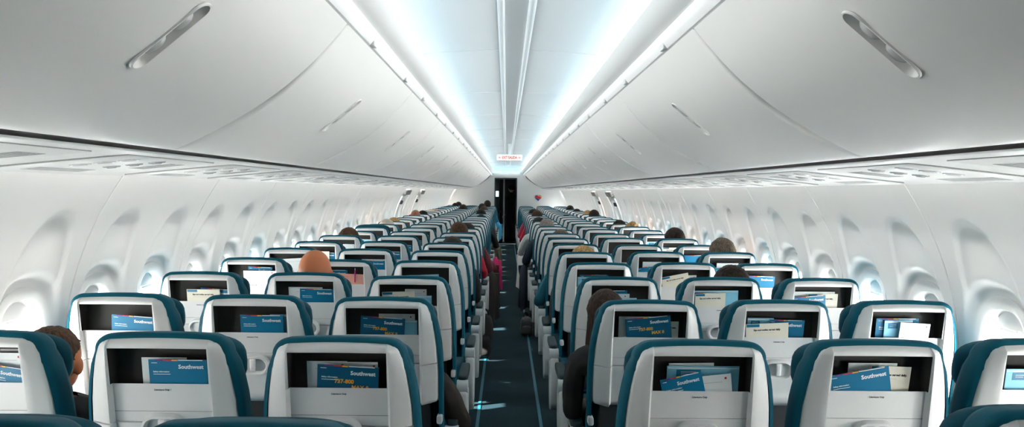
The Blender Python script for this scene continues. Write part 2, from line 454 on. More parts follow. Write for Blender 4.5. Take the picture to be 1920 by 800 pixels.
for i, s in enumerate((-1, 1)):
    cp = [(0.478, .452), (0.468, .456), (0.457, .470), (0.452, .486), (0.453, .493), (0.458, .497), (0.456, .508), (0.449, .513), (0.440, .516), (0.425, .526), (0.408, .543), (0.396, .562), (0.3915, .570), (0.3935, .5735), (0.400, .566), (0.413, .546), (0.47, .530), (0.54, .530), (0.54, .46)]
    struct(obj('trim_%d' % (3 + i), extrude_y([(s * x, h(z)) for x, z in cp], [Y0, Y1], True, 'bin_rail', angle=30), M['trim']))
    # outer cover over the cove so that no lamp light leaks behind the ceiling
    struct(obj('trim_%d' % (5 + i), extrude_y([(s * 0.54, h(.46)), (s * .56, h(.76)), (s * .44, h(.80))], [Y0, Y1], False, 'cove_back'), M['trim']))

# ------------------------------------------------------------------ overhead bins
BIN_L = 1.49; BIN_Y0 = 2.185
BP = [(0.474, .452), (0.490, .432), (0.520, .397), (0.560, .352), (0.605, .308), (0.655, .265), (0.70, .2315), (0.74, .205), (0.785, .1785), (0.83, .1545), (0.875, .1325), (0.915, .115), (0.945, .104), (0.965, .100), (0.974, .106)]
def bin_door(s):
    L = BIN_L - 0.006
    xs = np.array(BP)
    # dense curve
    t = np.concatenate([[0], np.cumsum(np.hypot(*np.diff(xs, axis=0).T))]); tt = np.linspace(0, t[-1], 44)
    px = np.interp(tt, t, xs[:, 0]); pz = np.interp(tt, t, xs[:, 1])
    for _ in range(3):
        px[1:-1] = (px[:-2] + 2 * px[1:-1] + px[2:]) / 4; pz[1:-1] = (pz[:-2] + 2 * pz[1:-1] + pz[2:]) / 4
    dx = np.gradient(px); dz = np.gradient(pz); ln = np.hypot(dx, dz); nx = -dz / ln; nz = dx / ln      # outward = away from the aisle
    ys = [(-L / 2, .012), (-L / 2 + .0012, .007), (-L / 2 + .004, .003), (-L / 2 + .008, .0008), (-L / 2 + .016, 0)]
    ys = ys + [(y, 0) for y in np.linspace(-L / 2 + .07, L / 2 - .07, 9)] + [(-y, o) for y, o in ys[::-1]]
    vs, fs = [], []
    n = len(px)
    gp = lambda i: 1 - (.018 * math.sin(math.pi * min(1, (i / (n - 1)) ** 1.5)) ** 1.3) / (L / 2)
    for (y, o) in ys:
        for i in range(n): vs.append((s * (px[i] + nx[i] * o), y * gp(i), h(pz[i] + nz[i] * o)))
    for j in range(len(ys) - 1):
        for i in range(n - 1):
            a = j * n + i; fs.append((a, a + 1, a + n + 1, a + n))
    base = len(vs)
    for (y, o) in (ys[0], ys[-1]):
        for i in range(n): vs.append((s * (px[i] + nx[i] * .045), y * gp(i), h(pz[i] + nz[i] * .045)))
    last = (len(ys) - 1) * n
    for i in range(n - 1):
        fs.append((base + i, base + i + 1, i + 1, i)); fs.append((last + i, last + i + 1, base + n + i + 1, base + n + i))
        fs.append((base + i + 1, base + i, base + n + i, base + n + i + 1))
    for i in (0, n - 1):
        ring = [j * n + i for j in range(len(ys))] + [base + n + i, base + i]
        fs.append(tuple(ring))
    bm = bmesh.new()
    me = bpy.data.meshes.new('tmp'); me.from_pydata(vs, [], fs); bm.from_mesh(me); bmesh.ops.recalc_face_normals(bm, faces=bm.faces)
    me = bpy.data.meshes.new('door'); bm.to_mesh(me); bm.free()
    return me, (px, pz, nx, nz)
HX, HL, HW = 0.640, 0.175, 0.040
def handle_frame(s, P):
    px, pz, nx, nz = P
    i = int(np.argmin(abs(px - HX)))
    t = Vector((s * (px[i + 1] - px[i - 1]), 0, pz[i + 1] - pz[i - 1])).normalized()
    n = Vector((s * nx[i], 0, nz[i])).normalized()
    w = n.cross(t)
    m = Matrix((t, w, n)).transposed().to_4x4(); m.translation = Vector((s * px[i], 0, h(pz[i])))
    return m
def pill(L, W, z, n=14):
    out = []
    r = W / 2; c = L / 2 - r
    for k in range(n + 1):
        a = -math.pi / 2 + math.pi * k / n; out.append((c + r * math.cos(a), r * math.sin(a), z))
    for k in range(n + 1):
        a = math.pi / 2 + math.pi * k / n; out.append((-c + r * math.cos(a), r * math.sin(a), z))
    return out
def loft(loops, cap0=False, cap1=False):
    n = len(loops[0]); vs = [v for l in loops for v in l]; fs = []
    for j in range(len(loops) - 1):
        for k in range(n): fs.append((j * n + k, j * n + (k + 1) % n, (j + 1) * n + (k + 1) % n, (j + 1) * n + k))
    if cap0: fs.append(tuple(range(n))[::-1])
    if cap1: fs.append(tuple((len(loops) - 1) * n + k for k in range(n)))
    return vs, fs
BINM = {}
for s in (-1, 1):
    dm, P = bin_door(s)
    mfr = handle_frame(s, P)
    vs, fs = loft([pill(HL, HW, -.03), pill(HL, HW, .02)], True, True)
    cut = obj('cutter', me_new('cutter', [mfr @ Vector(v) for v in vs], fs, False))
    do = obj('door', dm)
    bmc = bmesh.new(); bmc.from_mesh(cut.data); bmesh.ops.recalc_face_normals(bmc, faces=bmc.faces); bmc.to_mesh(cut.data); bmc.free()
    md = do.modifiers.new('b', 'BOOLEAN'); md.operation = 'DIFFERENCE'; md.object = cut; md.solver = 'EXACT'
    me = evaluated_mesh(do); me.name = 'door'; me.materials.clear(); me.materials.append(M['bin'])
    me.polygons.foreach_set('use_smooth', [True] * len(me.polygons)); me.set_sharp_from_angle(angle=R(28))
    bpy.data.objects.remove(do); bpy.data.objects.remove(cut)
    # handle: rim around the recess, bowl, two rounded lugs and a dark latch slot
    vs, fs = loft([pill(HL + .010, HW + .010, .001), pill(HL + .008, HW + .008, -.003), pill(HL + .001, HW + .001, -.003), pill(HL - .003, HW - .003, .002), pill(HL - .006, HW - .006, .012), pill(HL - .018, HW - .016, .019)], False, True)
    rim_ = me_new('handle', [mfr @ Vector(v) for v in vs], fs); setm(rim_, M['bin'])
    bm = bmesh.new()
    for c in (-0.032, 0.032):
        bmesh.ops.create_uvsphere(bm, u_segments=20, v_segments=12, radius=1, matrix=mfr @ Matrix.Translation((c, 0, .010)) @ Matrix.Diagonal((.026, .0165, .013, 1)))
    rbv = rbox(bm, (0, 0, 0), (0.06, 0.018, 0.008), .003, 2); bmesh.ops.transform(bm, matrix=mfr @ Matrix.Translation((0, 0, .012)), verts=rbv)
    lug = me_bm('latch', bm); setm(lug, M['lens'])
    slot = []
    for c in (-.066, .066):
        bm = bmesh.new(); v_ = rbox(bm, (0, 0, 0), (.008, .007, .004), .001, 1); bmesh.ops.transform(bm, matrix=mfr @ Matrix.Translation((c, .006, .012)), verts=v_)
        slot.append(setm(me_bm('latch_slot', bm), M['dkhole']))
    # two little hinge covers on the rail above each bin
    hinge = []
    for c in (-.40, .40):
        bm = bmesh.new()
        rbox(bm, (s * .4655, c, h(.4715)), (.020, .055, .034), .003, 2)
        hinge.append(setm(me_bm('hinge_cover', bm), M['psu']))
    BINM[s] = (me, rim_, lug, slot, hinge)
nb = 0
for s in (-1, 1):
    for k in range(-3, 14):
        yc = BIN_Y0 + BIN_L * (k - 0.5)
        if yc - BIN_L / 2 < Y0 or yc + BIN_L / 2 > Y1 + .1: continue
        b = empty('overhead_bin', (0, yc, 0))
        place = ORD[k + 1] if k >= 0 else None
        lab = 'long white overhead bin, %s on the %s of the aisle counting from the camera' % (ORD[k + 1], SIDE[s]) if k >= 0 else 'white overhead bin on the %s behind the camera, bin %s' % (SIDE[s], 'above the last row' if k == -1 else 'by the rear bulkhead')
        tag(b, lab, 'overhead bin', 'overhead bins along the cabin')
        me, rim_, lug, slot, hinge = BINM[s]
        obj('door', me, None, b); hd = obj('handle', rim_, None, b); obj('latch', lug, None, hd); [obj('latch_slot', q, None, hd) for q in slot]
        [obj('hinge_cover', q, None, b) for q in hinge]
for i, s in enumerate((-1, 1)):
    # dark body behind the doors, which shows in the gaps
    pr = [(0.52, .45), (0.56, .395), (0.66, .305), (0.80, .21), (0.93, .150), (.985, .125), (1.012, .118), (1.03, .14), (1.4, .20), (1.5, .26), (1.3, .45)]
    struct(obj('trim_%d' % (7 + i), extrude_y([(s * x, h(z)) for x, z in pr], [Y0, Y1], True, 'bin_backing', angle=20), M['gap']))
    # service channel below the bins
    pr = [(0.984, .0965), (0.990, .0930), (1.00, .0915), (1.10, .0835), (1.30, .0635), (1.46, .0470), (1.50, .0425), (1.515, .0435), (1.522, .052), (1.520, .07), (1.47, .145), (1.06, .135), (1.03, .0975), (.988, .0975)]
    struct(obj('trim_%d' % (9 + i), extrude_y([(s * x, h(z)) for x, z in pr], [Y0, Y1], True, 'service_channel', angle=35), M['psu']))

# passenger service units, one above each row
ROW_D = [2.18 + 0.806 * (n - 1) for n in range(0, 27)]
def disc(bm, c, r, t, n=20):
    cyl(bm, (c[0], c[1], c[2]), (c[0], c[1], c[2] - t), r, r * .92, n)
def psu_parts():
    P = []
    bm = bmesh.new(); rbox(bm, (0, 0, -.002), (0.40, 0.62, 0.005), .0012, 2); P.append(('housing', me_bm('housing', bm), M['psu'], []))
    for k in (-1, 0, 1):
        bm = bmesh.new(); disc(bm, (-.06 + .07 * k, -.16, -.004), .030, .003); lg = me_bm('reading_light', bm)
        bm = bmesh.new(); disc(bm, (-.06 + .07 * k, -.16, -.0068), .021, .001); l2 = me_bm('lens', bm)
        P.append(('reading_light', lg, M['trim'], [('lens', l2, M['grey'])]))
        bm = bmesh.new(); disc(bm, (-.06 + .07 * k, .02, -.004), .026, .003); disc(bm, (-.06 + .07 * k, .02, -.007), .014, .003)
        P.append(('air_nozzle', me_bm('air_nozzle', bm), M['lens'], []))
    bm = bmesh.new(); rbox(bm, (.13, -.05, -.0045), (.06, .30, .0016), .0005, 1); P.append(('sign_lens', me_bm('sign_lens', bm), M['lens'], []))
    bm = bmesh.new(); rbox(bm, (-.05, .20, -.0045), (.14, .11, .0016), .0005, 1)
    for i in range(5): rbox(bm, (-.05, .165 + .0175 * i, -.0055), (.12, .006, .001))
    P.append(('speaker_grille', me_bm('speaker_grille', bm), M['lens'], []))
    return P
PSU = psu_parts()
for _, me, m, ch in PSU:
    setm(me, m)
    for _, me2, m2 in ch: setm(me2, m2)
for s in (-1, 1):
    ang = math.atan2(.0465, .45)
    for n in range(0, 27):
        o = empty('passenger_service_unit', (s * 1.245, ROW_D[n] + .25, h(.0690) + .0)); o.rotation_euler = (0, s * ang, 0)
        if s < 0: o.scale = (-1, 1, 1); o.rotation_euler = (0, -ang, 0)
        tag(o, 'white service panel with lights and vents over the %s %s row, %s of the aisle' % (ORD[n], 'seat' , SIDE[s]), 'service panel', 'service panels under the overhead bins')
        for nm, me, m, ch in PSU:
            p = obj(nm, me, None, o)
            for nm2, me2, m2 in ch: obj(nm2, me2, None, p)

# ------------------------------------------------------------------ bulkheads and the galley beyond the doorway
DX0, DX1, DZ = -0.362, 0.262, 1.945
def bulk_me(y, hole):
    zs = np.linspace(0, 1.66, 24)
    L = [(-wall_x(z) - .03, z) for z in zs] + [(-1.0, 2.45)]; Rr = [(1.0, 2.45)] + [(wall_x(z) + .03, z) for z in zs[::-1]]
    if hole: pts = L + Rr + [(DX1, 0), (DX1, DZ), (DX0, DZ), (DX0, 0)]
    else: pts = L + Rr
    bm = bmesh.new()
    f = bm.faces.new([bm.verts.new((x, y, z)) for x, z in pts])
    ex = bmesh.ops.extrude_face_region(bm, geom=[f]); bmesh.ops.translate(bm, vec=(0, 0.05 if hole else -.05, 0), verts=[v for v in ex['geom'] if isinstance(v, bmesh.types.BMVert)])
    return me_bm('bulkhead', bm, False)
struct(obj('wall_front', bulk_me(Y1, True), M['wall'])); struct(obj('wall_rear', bulk_me(Y0, False), M['wall']))
struct(obj('trim_70', box_me('doorway_header', ((DX0 + DX1) / 2, Y1 - .03, 2.035), (0.86, 0.05, 0.10), .02, 3), M['trim']))
struct(obj('trim_71', box_me('header_lamp', ((DX0 + DX1) / 2, Y1 - .03, 2.115), (0.80, 0.04, 0.03), .008, 2), M['cyan_glow']))
bm = bmesh.new()
rbox(bm, (DX0 - .0, Y1 - .012, DZ / 2), (.035, .05, DZ), .006, 1); rbox(bm, (DX1, Y1 - .012, DZ / 2), (.035, .05, DZ), .006, 1); rbox(bm, ((DX0 + DX1) / 2, Y1 - .012, DZ - .02), (DX1 - DX0, .05, .045), .006, 1)
struct(obj('trim_72', me_bm('doorway_frame', bm), M['galley']))
struct(obj('trim_73', box_me('door_sill', ((DX0 + DX1) / 2, Y1 - .02, .006), (DX1 - DX0, .12, .012), .003, 1), M['sill']))
# galley shell
bm = bmesh.new()
rbox(bm, (-1.22, Y1 + 1.4, 1.1), (.04, 2.7, 2.2)); rbox(bm, (1.22, Y1 + 1.4, 1.1), (.04, 2.7, 2.2)); rbox(bm, (0, Y1 + 2.72, 1.1), (2.5, .04, 2.2)); rbox(bm, (0, Y1 + 1.4, 2.2), (2.5, 2.7, .04))
struct(obj('wall_galley', me_bm('galley_shell', bm, False), M['galley']))
struct(obj('floor_galley', box_me('galley_floor', (0, Y1 + 1.4, -.02), (2.5, 2.7, .04)), M['carpet']))
g = empty('galley_cabinet', (-.42, Y1 + 1.0, 0)); tag(g, 'dark galley cabinet seen left through the front doorway', 'cabinet')
obj('body', box_me('body', (-.25, .3, 1.0), (.85, 1.0, 2.0), .015, 2), M['black'], g)
obj('counter', box_me('counter', (.02, -.12, .92), (.42, .16, .03), .006, 2), M['galley'], g)
dd = obj('door', box_me('door', (.0, -.21, .5), (.34, .02, .74), .006, 2), M['galley'], g); obj('handle', box_me('handle', (.08, -.23, .78), (.09, .02, .02), .005, 2), M['sill'], dd)
obj('window', box_me('window', (.10, -.21, 1.47), (.11, .02, .17), .02, 3), M['glow_pane'], g)
g2 = empty('partition_post', (-.105, Y1 + .5, 0)); tag(g2, 'slim upright post standing inside the dark front doorway', 'post')
obj('pole', box_me('pole', (0, 0, 1.0), (.05, .05, 2.0), .01, 2), M['grey'], g2); obj('base', box_me('base', (0, 0, .02), (.09, .09, .04), .01, 2), M['galley'], g2)
# heart emblem: three sloping bands on a metal backing
hc = Vector((0.905, Y1 - .012, 1.37))
def heart_pts(sc, n=64):
    out = []
    for k in range(n):
        t = 2 * math.pi * k / n
        out.append((sc * 16 * math.sin(t) ** 3 / 17, sc * (13 * math.cos(t) - 5 * math.cos(2 * t) - 2 * math.cos(3 * t) - math.cos(4 * t)) / 17))
    return out
def flat_solid(pts, y0, y1, name):
    bm = bmesh.new(); f = bm.faces.new([bm.verts.new((x, y0, z)) for x, z in pts])
    ex = bmesh.ops.extrude_face_region(bm, geom=[f]); bmesh.ops.translate(bm, vec=(0, y1 - y0, 0), verts=[v for v in ex['geom'] if isinstance(v, bmesh.types.BMVert)])
    return bm
em = empty('heart_emblem', hc); tag(em, 'striped heart emblem on the white front bulkhead', 'emblem')
obj('backing', me_bm('backing', flat_solid(heart_pts(.112), .012, .002, 'b'), False), M['sill'], em)
for nm, m, lo, hi in (('blue_band', 'heart_blue', -9, -.028), ('red_band', 'red', -.022, .045), ('yellow_band', 'yellow', .051, 9)):
    bm = flat_solid(heart_pts(.100), .002, -.004, nm)
    nrm = Vector((.45, 0, .9)).normalized()
    for val, sg in ((lo, -1), (hi, 1)):
        if abs(val) < 5:
            bmesh.ops.bisect_plane(bm, geom=bm.verts[:] + bm.edges[:] + bm.faces[:], plane_co=nrm * val, plane_no=nrm * sg, clear_outer=True)
    bmesh.ops.holes_fill(bm, edges=bm.edges[:])
    obj(nm, me_bm(nm, bm, False), M[m], em)
# hanging exit sign
es = empty('exit_sign', (0.01, 12.6, 2.085)); tag(es, 'white lit exit sign with red letters hanging from the ceiling over the aisle', 'sign')
obj('housing', box_me('housing', (0, 0, 0), (.40, .035, .105), .014, 3), M['trim'], es)
obj('face', box_me('face', (0, -.018, 0), (.375, .006, .085), .002, 1), M['sign'], es)
bm = bmesh.new(); 
rbox(bm, (0, 0, .135), (.05, .02, .175), .004, 1)
obj('hanger', me_bm('hanger', bm), M['trim'], es)
tx = obj('lettering', text_me('EXIT SALIDA', .060, .0016), M['sign_red'], es, (0, -.0222, 0)); tx.rotation_euler = (R(90), 0, 0); tx.scale = (.70, 1, 1)
for sx in (-1, 1):
    bm = bmesh.new()
    rbox(bm, (sx * .157, -.0222, 0), (.034, .002, .005))
    for a in (-1, 1): rbox(bm, (sx * .166, -.0222, a * .007), (.022, .002, .005), rot=None)
    bm2 = bmesh.new(); rbox(bm2, (sx * .152, -.0222, 0), (.036, .002, .006))
    for a in (-1, 1):
        rbox(bm2, (sx * (.170 - .008), -.0222, a * .008), (.026, .002, .006), rot=Matrix.Rotation(R(a * sx * 45), 3, 'Y'))
    bm.free()
    obj('arrow', me_bm('arrow', bm2, False), M['sign_red'], es)

# ------------------------------------------------------------------ seats
ZTOP = 1.145; TH = R(10)
def S(x, v, n):
    """seat-back frame: v runs down the back, n points out of its rear face"""
    return Vector((x, v * math.sin(TH) - n * math.cos(TH), ZTOP - v * math.cos(TH) - n * math.sin(TH)))
HWV = np.array([0.016, .019, .023, .032, .048, .085, .14, .20, .27, .33, .40, .425, .436, .445])
HWX = np.array([.136, .148, .158, .168, .177, .190, .201, .2095, .2145, .216, .2155, .213, .207, .190])
def hw(v): return float(np.interp(v, HWV, HWX))
XI = 0.138
CC = [-1, -.975, -.94, -.88, -.6, -.3, 0, .3, .6, .88, .94, .975, 1]
TT = [.05, .11, .2, .4, .6, .78, .88, .94, .98, 1.0]
VV = [.016, .0185, .022, .027, .034, .042, .044, .07, .10, .140, .1505, .1520, .1535, .157, .18, .2, .23, .262, .2655, .2665, .2675, .2705, .2715, .2725, .276, .295, .32, .35, .37, .385, .395, .405, .415, .43, .436, .441, .445]
def sstep(a, b, x):
    t = min(1, max(0, (x - a) / (b - a))); return t * t * (3 - 2 * t)
def nfun(x, t, v):
    """t = -1..0 inside the panel, 0..1 across the side bolster"""
    top = -0.022 * (1 - sstep(.0155, .031, v)) 
    bot = -0.025 * sstep(.425, .445, v)
    g = -.010 if .2670 <= v <= .2710 else 0
    if t <= 0:
        n = 0.0
        if v > .151:
            n = -.014
            # moulded U of the tray table: a raised rounded frame
            if v > .274:
                ax = abs(x); w = .118; vb = .40; r = .045
                dx_ = ax - (w - r); dv = v - (vb - r)
                dist = (math.hypot(max(dx_, 0), max(dv, 0)) - r) if (dx_ > 0 and dv > 0) else max(ax - w, v - vb)
                n += .0055 * math.exp(-(dist / .006) ** 2) - .002 * sstep(.0, .01, -dist)
        elif v < .043: n = -.001
        return n + top + bot + g
    ridge = -.014 + .019 * sstep(0, .11, t) if v > .151 else -.004 + .009 * sstep(0, .11, t)
    n = ridge - .019 * sstep(.11, .85, t) - .026 * max(0, (t - .78) / .22) ** 2.2
    return n + top * (1 - .3 * t) + bot + g
def vtop(x): return .010 * (x / XI) ** 2
def back_meshes(vv, cc, tt, detail):
    cols = [('s', -1, t) for t in tt[::-1]] + [('c', c, 0) for c in cc] + [('s', 1, t) for t in tt]
    def pt(col, v):
        if col[0] == 'c': x = col[1] * XI; t = 0
        else: x = col[1] * (XI + (max(hw(v), XI) - XI) * col[2]); t = col[2]
        vd = v + vtop(min(XI, abs(x))) * (1 - sstep(.015, .05, v)) * .6
        return S(x, vd, nfun(x, t, v)), x
    regs = {'back_shell': [], 'pocket_flap': [], 'tray_table': []}
    P = [[pt(c, v)[0] for c in cols] for v in vv]
    for j in range(len(vv) - 1):
        vm = (vv[j] + vv[j + 1]) / 2
        for i in range(len(cols) - 1):
            cen = cols[i][0] == 'c' and cols[i + 1][0] == 'c'
            if cen and   .0425 < vm < .1518: continue
            reg = 'back_shell'
            if cen and vm > .1518: reg = 'pocket_flap' if vm < .269 else 'tray_table'
            regs[reg].append([P[j][i], P[j + 1][i], P[j + 1][i + 1], P[j][i + 1]])
    out = {}
    for k, quads in regs.items():
        bm = bmesh.new()
        for q in quads:
            try: bm.faces.new([bm.verts.new(p) for p in q])
            except Exception: pass
        bmesh.ops.remove_doubles(bm, verts=bm.verts, dist=1e-5)
        bmesh.ops.dissolve_degenerate(bm, edges=bm.edges, dist=1e-5)
        out[k] = me_bm(k, bm, True, 50)
    return out
def out_loop(off, v0, v1, n, taper=1.0):
    """closed loop around the seat back: offset outline"""
    vs = list(np.linspace(.05, min(v1, .6), 12)); pts = []
    def w(v): return hw(min(v, .40)) + off
    top = []
    for a in np.linspace(0, 1, 9): 
        # rounded top corner from side to top edge
        ang = a * math.pi / 2
        r = .045 + off
        cx = w(.05) - r; top.append((cx + r * math.cos(ang), .05 + v0 - (.05) * math.sin(ang)))
    right = [(w(v) * taper, v) for v in vs[::-1] if v > .055]
    half = right + [(x, v) for x, v in top]
    mid = [(x, v0 - .0) for x in np.linspace(top[-1][0], 0, 5)[1:-1]]
    mid = [(x, v0 - .004 * (1 - (x / top[-1][0]) ** 2)) for x, _ in mid]
    allp = half + mid + [(0, v0 - .004)] + [(-x, v) for x, v in mid[::-1]] + [(-x, v) for x, v in half[::-1]]
    return [S(x, v + .19 * max(0, -n - .02) * (1 - sstep(.05, .3, v)), n) for x, v in allp]
def cushion_me():
    L = [out_loop(-.004, .022, .60, -.020), out_loop(.004, .014, .60, -.025), out_loop(.010, .009, .60, -.032), out_loop(.012, .008, .60, -.044), out_loop(.012, .012, .60, -.080), out_loop(.008, .018, .60, -.098), out_loop(-.008, .032, .60, -.112), out_loop(-.05, .066, .60, -.122)]
    vs, fs = loft(L, False, True)
    return me_new('back_cushion', vs, fs, True, 60)
def superell(bm, c, r, e=2.6, nu=28, nv=14, fr=None):
    vs = []
    for j in range(nv + 1):
        ph = -math.pi / 2 + math.pi * j / nv
        for i in range(nu):
            th = 2 * math.pi * i / nu
            sg = lambda a, p: math.copysign(abs(a) ** p, a)
            p = 2 / e
            x = sg(math.cos(ph), p) * sg(math.cos(th), p); y = sg(math.cos(ph), p) * sg(math.sin(th), p); z = sg(math.sin(ph), p)
            q = Vector((c[0] + r[0] * x, c[1] + r[1] * y, c[2] + r[2] * z))
            vs.append(bm.verts.new(fr(q) if fr else q))
    for j in range(nv):
        for i in range(nu):
            a = j * nu + i; b = j * nu + (i + 1) % nu
            try: bm.faces.new((vs[a], vs[b], vs[b + nu], vs[a + nu]))
            except Exception: pass
def headrest_me(raised=0.0):
    bm = bmesh.new()
    def fr(q):
        # q = (x, v, n): wings bend forward at the sides
        x, v, n = q
        return S(x, v, n - .02 * (abs(x) / .2) ** 2)
    superell(bm, (0, .136 - raised, -.122), (.199, .090, .044), 3.2, 36, 18, fr)
    bmesh.ops.remove_doubles(bm, verts=bm.verts, dist=1e-5)
    return me_bm('headrest', bm, True, 60)
def pocket_me():
    # dark open box behind the slot
    z0, z1, n1 = .036, .235, -.070
    q = [(-.146, z0, -.004), (.146, z0, -.004), (.146, z1, -.012), (-.146, z1, -.012)]
    b = [(-.140, z0 + .004, n1), (.140, z0 + .004, n1), (.140, z1, n1 + .03), (-.140, z1, n1 + .03)]
    vs = [S(*p) for p in q + b]
    fs = [(0, 1, 5, 4), (1, 2, 6, 5), (2, 3, 7, 6), (3, 0, 4, 7), (4, 5, 6, 7)]
    return me_new('literature_pocket', vs, fs, False)
def base_frame_pt(x, y, z): return Vector((x, y, z))
def latch_me():
    V0 = .282
    def P(L, W, n): return [S(x, V0 + y, n) for x, y, _ in pill(L, W, 0)]
    vs, fs = loft([P(.128, .084, -.014), P(.126, .082, -.001), P(.121, .077, .005), P(.108, .064, .006), P(.100, .056, .001), P(.096, .052, -.0125)], False, True)
    a = me_new('tray_latch', vs, fs, True, 35)
    bm = bmesh.new()
    vv_ = rbox(bm, (0, 0, 0), (.022, .052, .014), .006, 3)
    for v in vv_: v.co = S(v.co.x, V0 - .004 + v.co.y, v.co.z + .002)
    return a, me_bm('latch_knob', bm)
def seatbox_me():
    bm = bmesh.new(); superell(bm, (0, .36, .435), (.218, .255, .075), 5, 32, 12)
    bmesh.ops.remove_doubles(bm, verts=bm.verts, dist=1e-5); return me_bm('seat_cushion', bm, True, 60)
def pan_me():
    bm = bmesh.new(); rbox(bm, (0, .34, .345), (.42, .46, .05), .012, 2); 
    # lower back frame behind the cushion
    vs = rbox(bm, (0, .535, -.055), (.36, .18, .03), .008, 2)
    for v in vs: v.co = S(v.co.x, v.co.y, v.co.z)
    return me_bm('seat_pan', bm)
def hinge_me(s):
    bm = bmesh.new(); rbox(bm, (s * .215, .105, .655), (.022, .045, .035), .007, 2); return me_bm('hinge_bracket', bm)
def arm_meshes(s):
    """the armrest on the aisle side of a seat, s = side of the seat it is on"""
    x = s * .256
    bm = bmesh.new(); superell(bm, (x, .375, .600), (.026, .175, .018), 5, 24, 10); bmesh.ops.remove_doubles(bm, verts=bm.verts, dist=1e-5)
    pad = me_bm('arm_pad', bm, True, 60)
    bm = bmesh.new()
    rbox(bm, (x, .36, .572), (.044, .32, .030), .008, 2)
    cyl(bm, (x - .028, .205, .560), (x + .028, .205, .560), .038, n=24)
    body = me_bm('armrest', bm)
    # shroud: shield-shaped side panel tapering downwards
    out = [(.155, .545), (.30, .545), (.335, .50), (.33, .40), (.29, .30), (.25, .235), (.205, .215), (.165, .26), (.145, .38)]
    bm = bmesh.new()
    f = bm.faces.new([bm.verts.new((x - .024, y, z)) for y, z in out])
    ex = bmesh.ops.extrude_face_region(bm, geom=[f]); bmesh.ops.translate(bm, vec=(.052, 0, 0), verts=[v for v in ex['geom'] if isinstance(v, bmesh.types.BMVert)])
    bmesh.ops.recalc_face_normals(bm, faces=bm.faces)
    bmesh.ops.bevel(bm, geom=bm.edges[:], offset=.012, segments=3, profile=.5, affect='EDGES', clamp_overlap=True)
    shroud = me_bm('side_panel', bm)
    return pad, body, shroud
def mid_arm_me(s):
    x = s * .2415
    bm = bmesh.new(); superell(bm, (x, .375, .600), (.021, .175, .018), 5, 20, 8); rbox(bm, (x, .33, .566), (.034, .26, .040), .008, 2)
    return me_bm('armrest', bm)
def leg_me(y, x):
    bm = bmesh.new(); rbox(bm, (x, y, .175), (.035, .05, .33), .008, 2, None); rbox(bm, (x, y, .012), (.05, .09, .024), .006, 2); return me_bm('leg', bm)
FULL = back_meshes(VV, CC, TT, True)
for k in FULL: setm(FULL[k], M['shell2'] if k != 'back_shell' else M['shell'])
SM = dict(cushion=setm(cushion_me(), M['teal']), head=setm(headrest_me(), M['teal2']), head_up=setm(headrest_me(.045), M['teal2']), pocket=setm(pocket_me(), M['pocket']),
          seat=setm(seatbox_me(), M['teal']), pan=setm(pan_me(), M['darkgrey']), leg_f=setm(leg_me(.48, 0), M['metal']), leg_r=setm(leg_me(.16, 0), M['metal']))
la, kn = latch_me(); SM['latch'] = setm(la, M['shell2']); SM['knob'] = setm(kn, M['shell2'])
ARM = {}
for s in (-1, 1):
    pad, body, shroud = arm_meshes(s)
    ARM[s] = (setm(pad, M['pad']), setm(body, M['arm']), setm(shroud, M['arm']), setm(mid_arm_me(s), M['pad']), setm(hinge_me(s), M['arm']))
def placard():
    bm = bmesh.new(); vs = rbox(bm, (0, 0, 0), (.050, .008, .001), .0003, 1); vs = list(vs)
    for v in vs: v.co = S(v.co.x, .170 + v.co.y, v.co.z - .0135)
    return me_bm('placard', bm)
SM['placard'] = setm(placard(), M['shell'])
t_ = text_me('Literature Only', .0068, .0002)
SM['plac_txt'] = bpy.data.meshes.new('lettering'); b_ = bmesh.new(); b_.from_mesh(t_)
for v in b_.verts: v.co = S(v.co.x, .170 - v.co.y, -.0128 + v.co.z)
b_.to_mesh(SM['plac_txt']); b_.free(); setm(SM['plac_txt'], M['ink'])

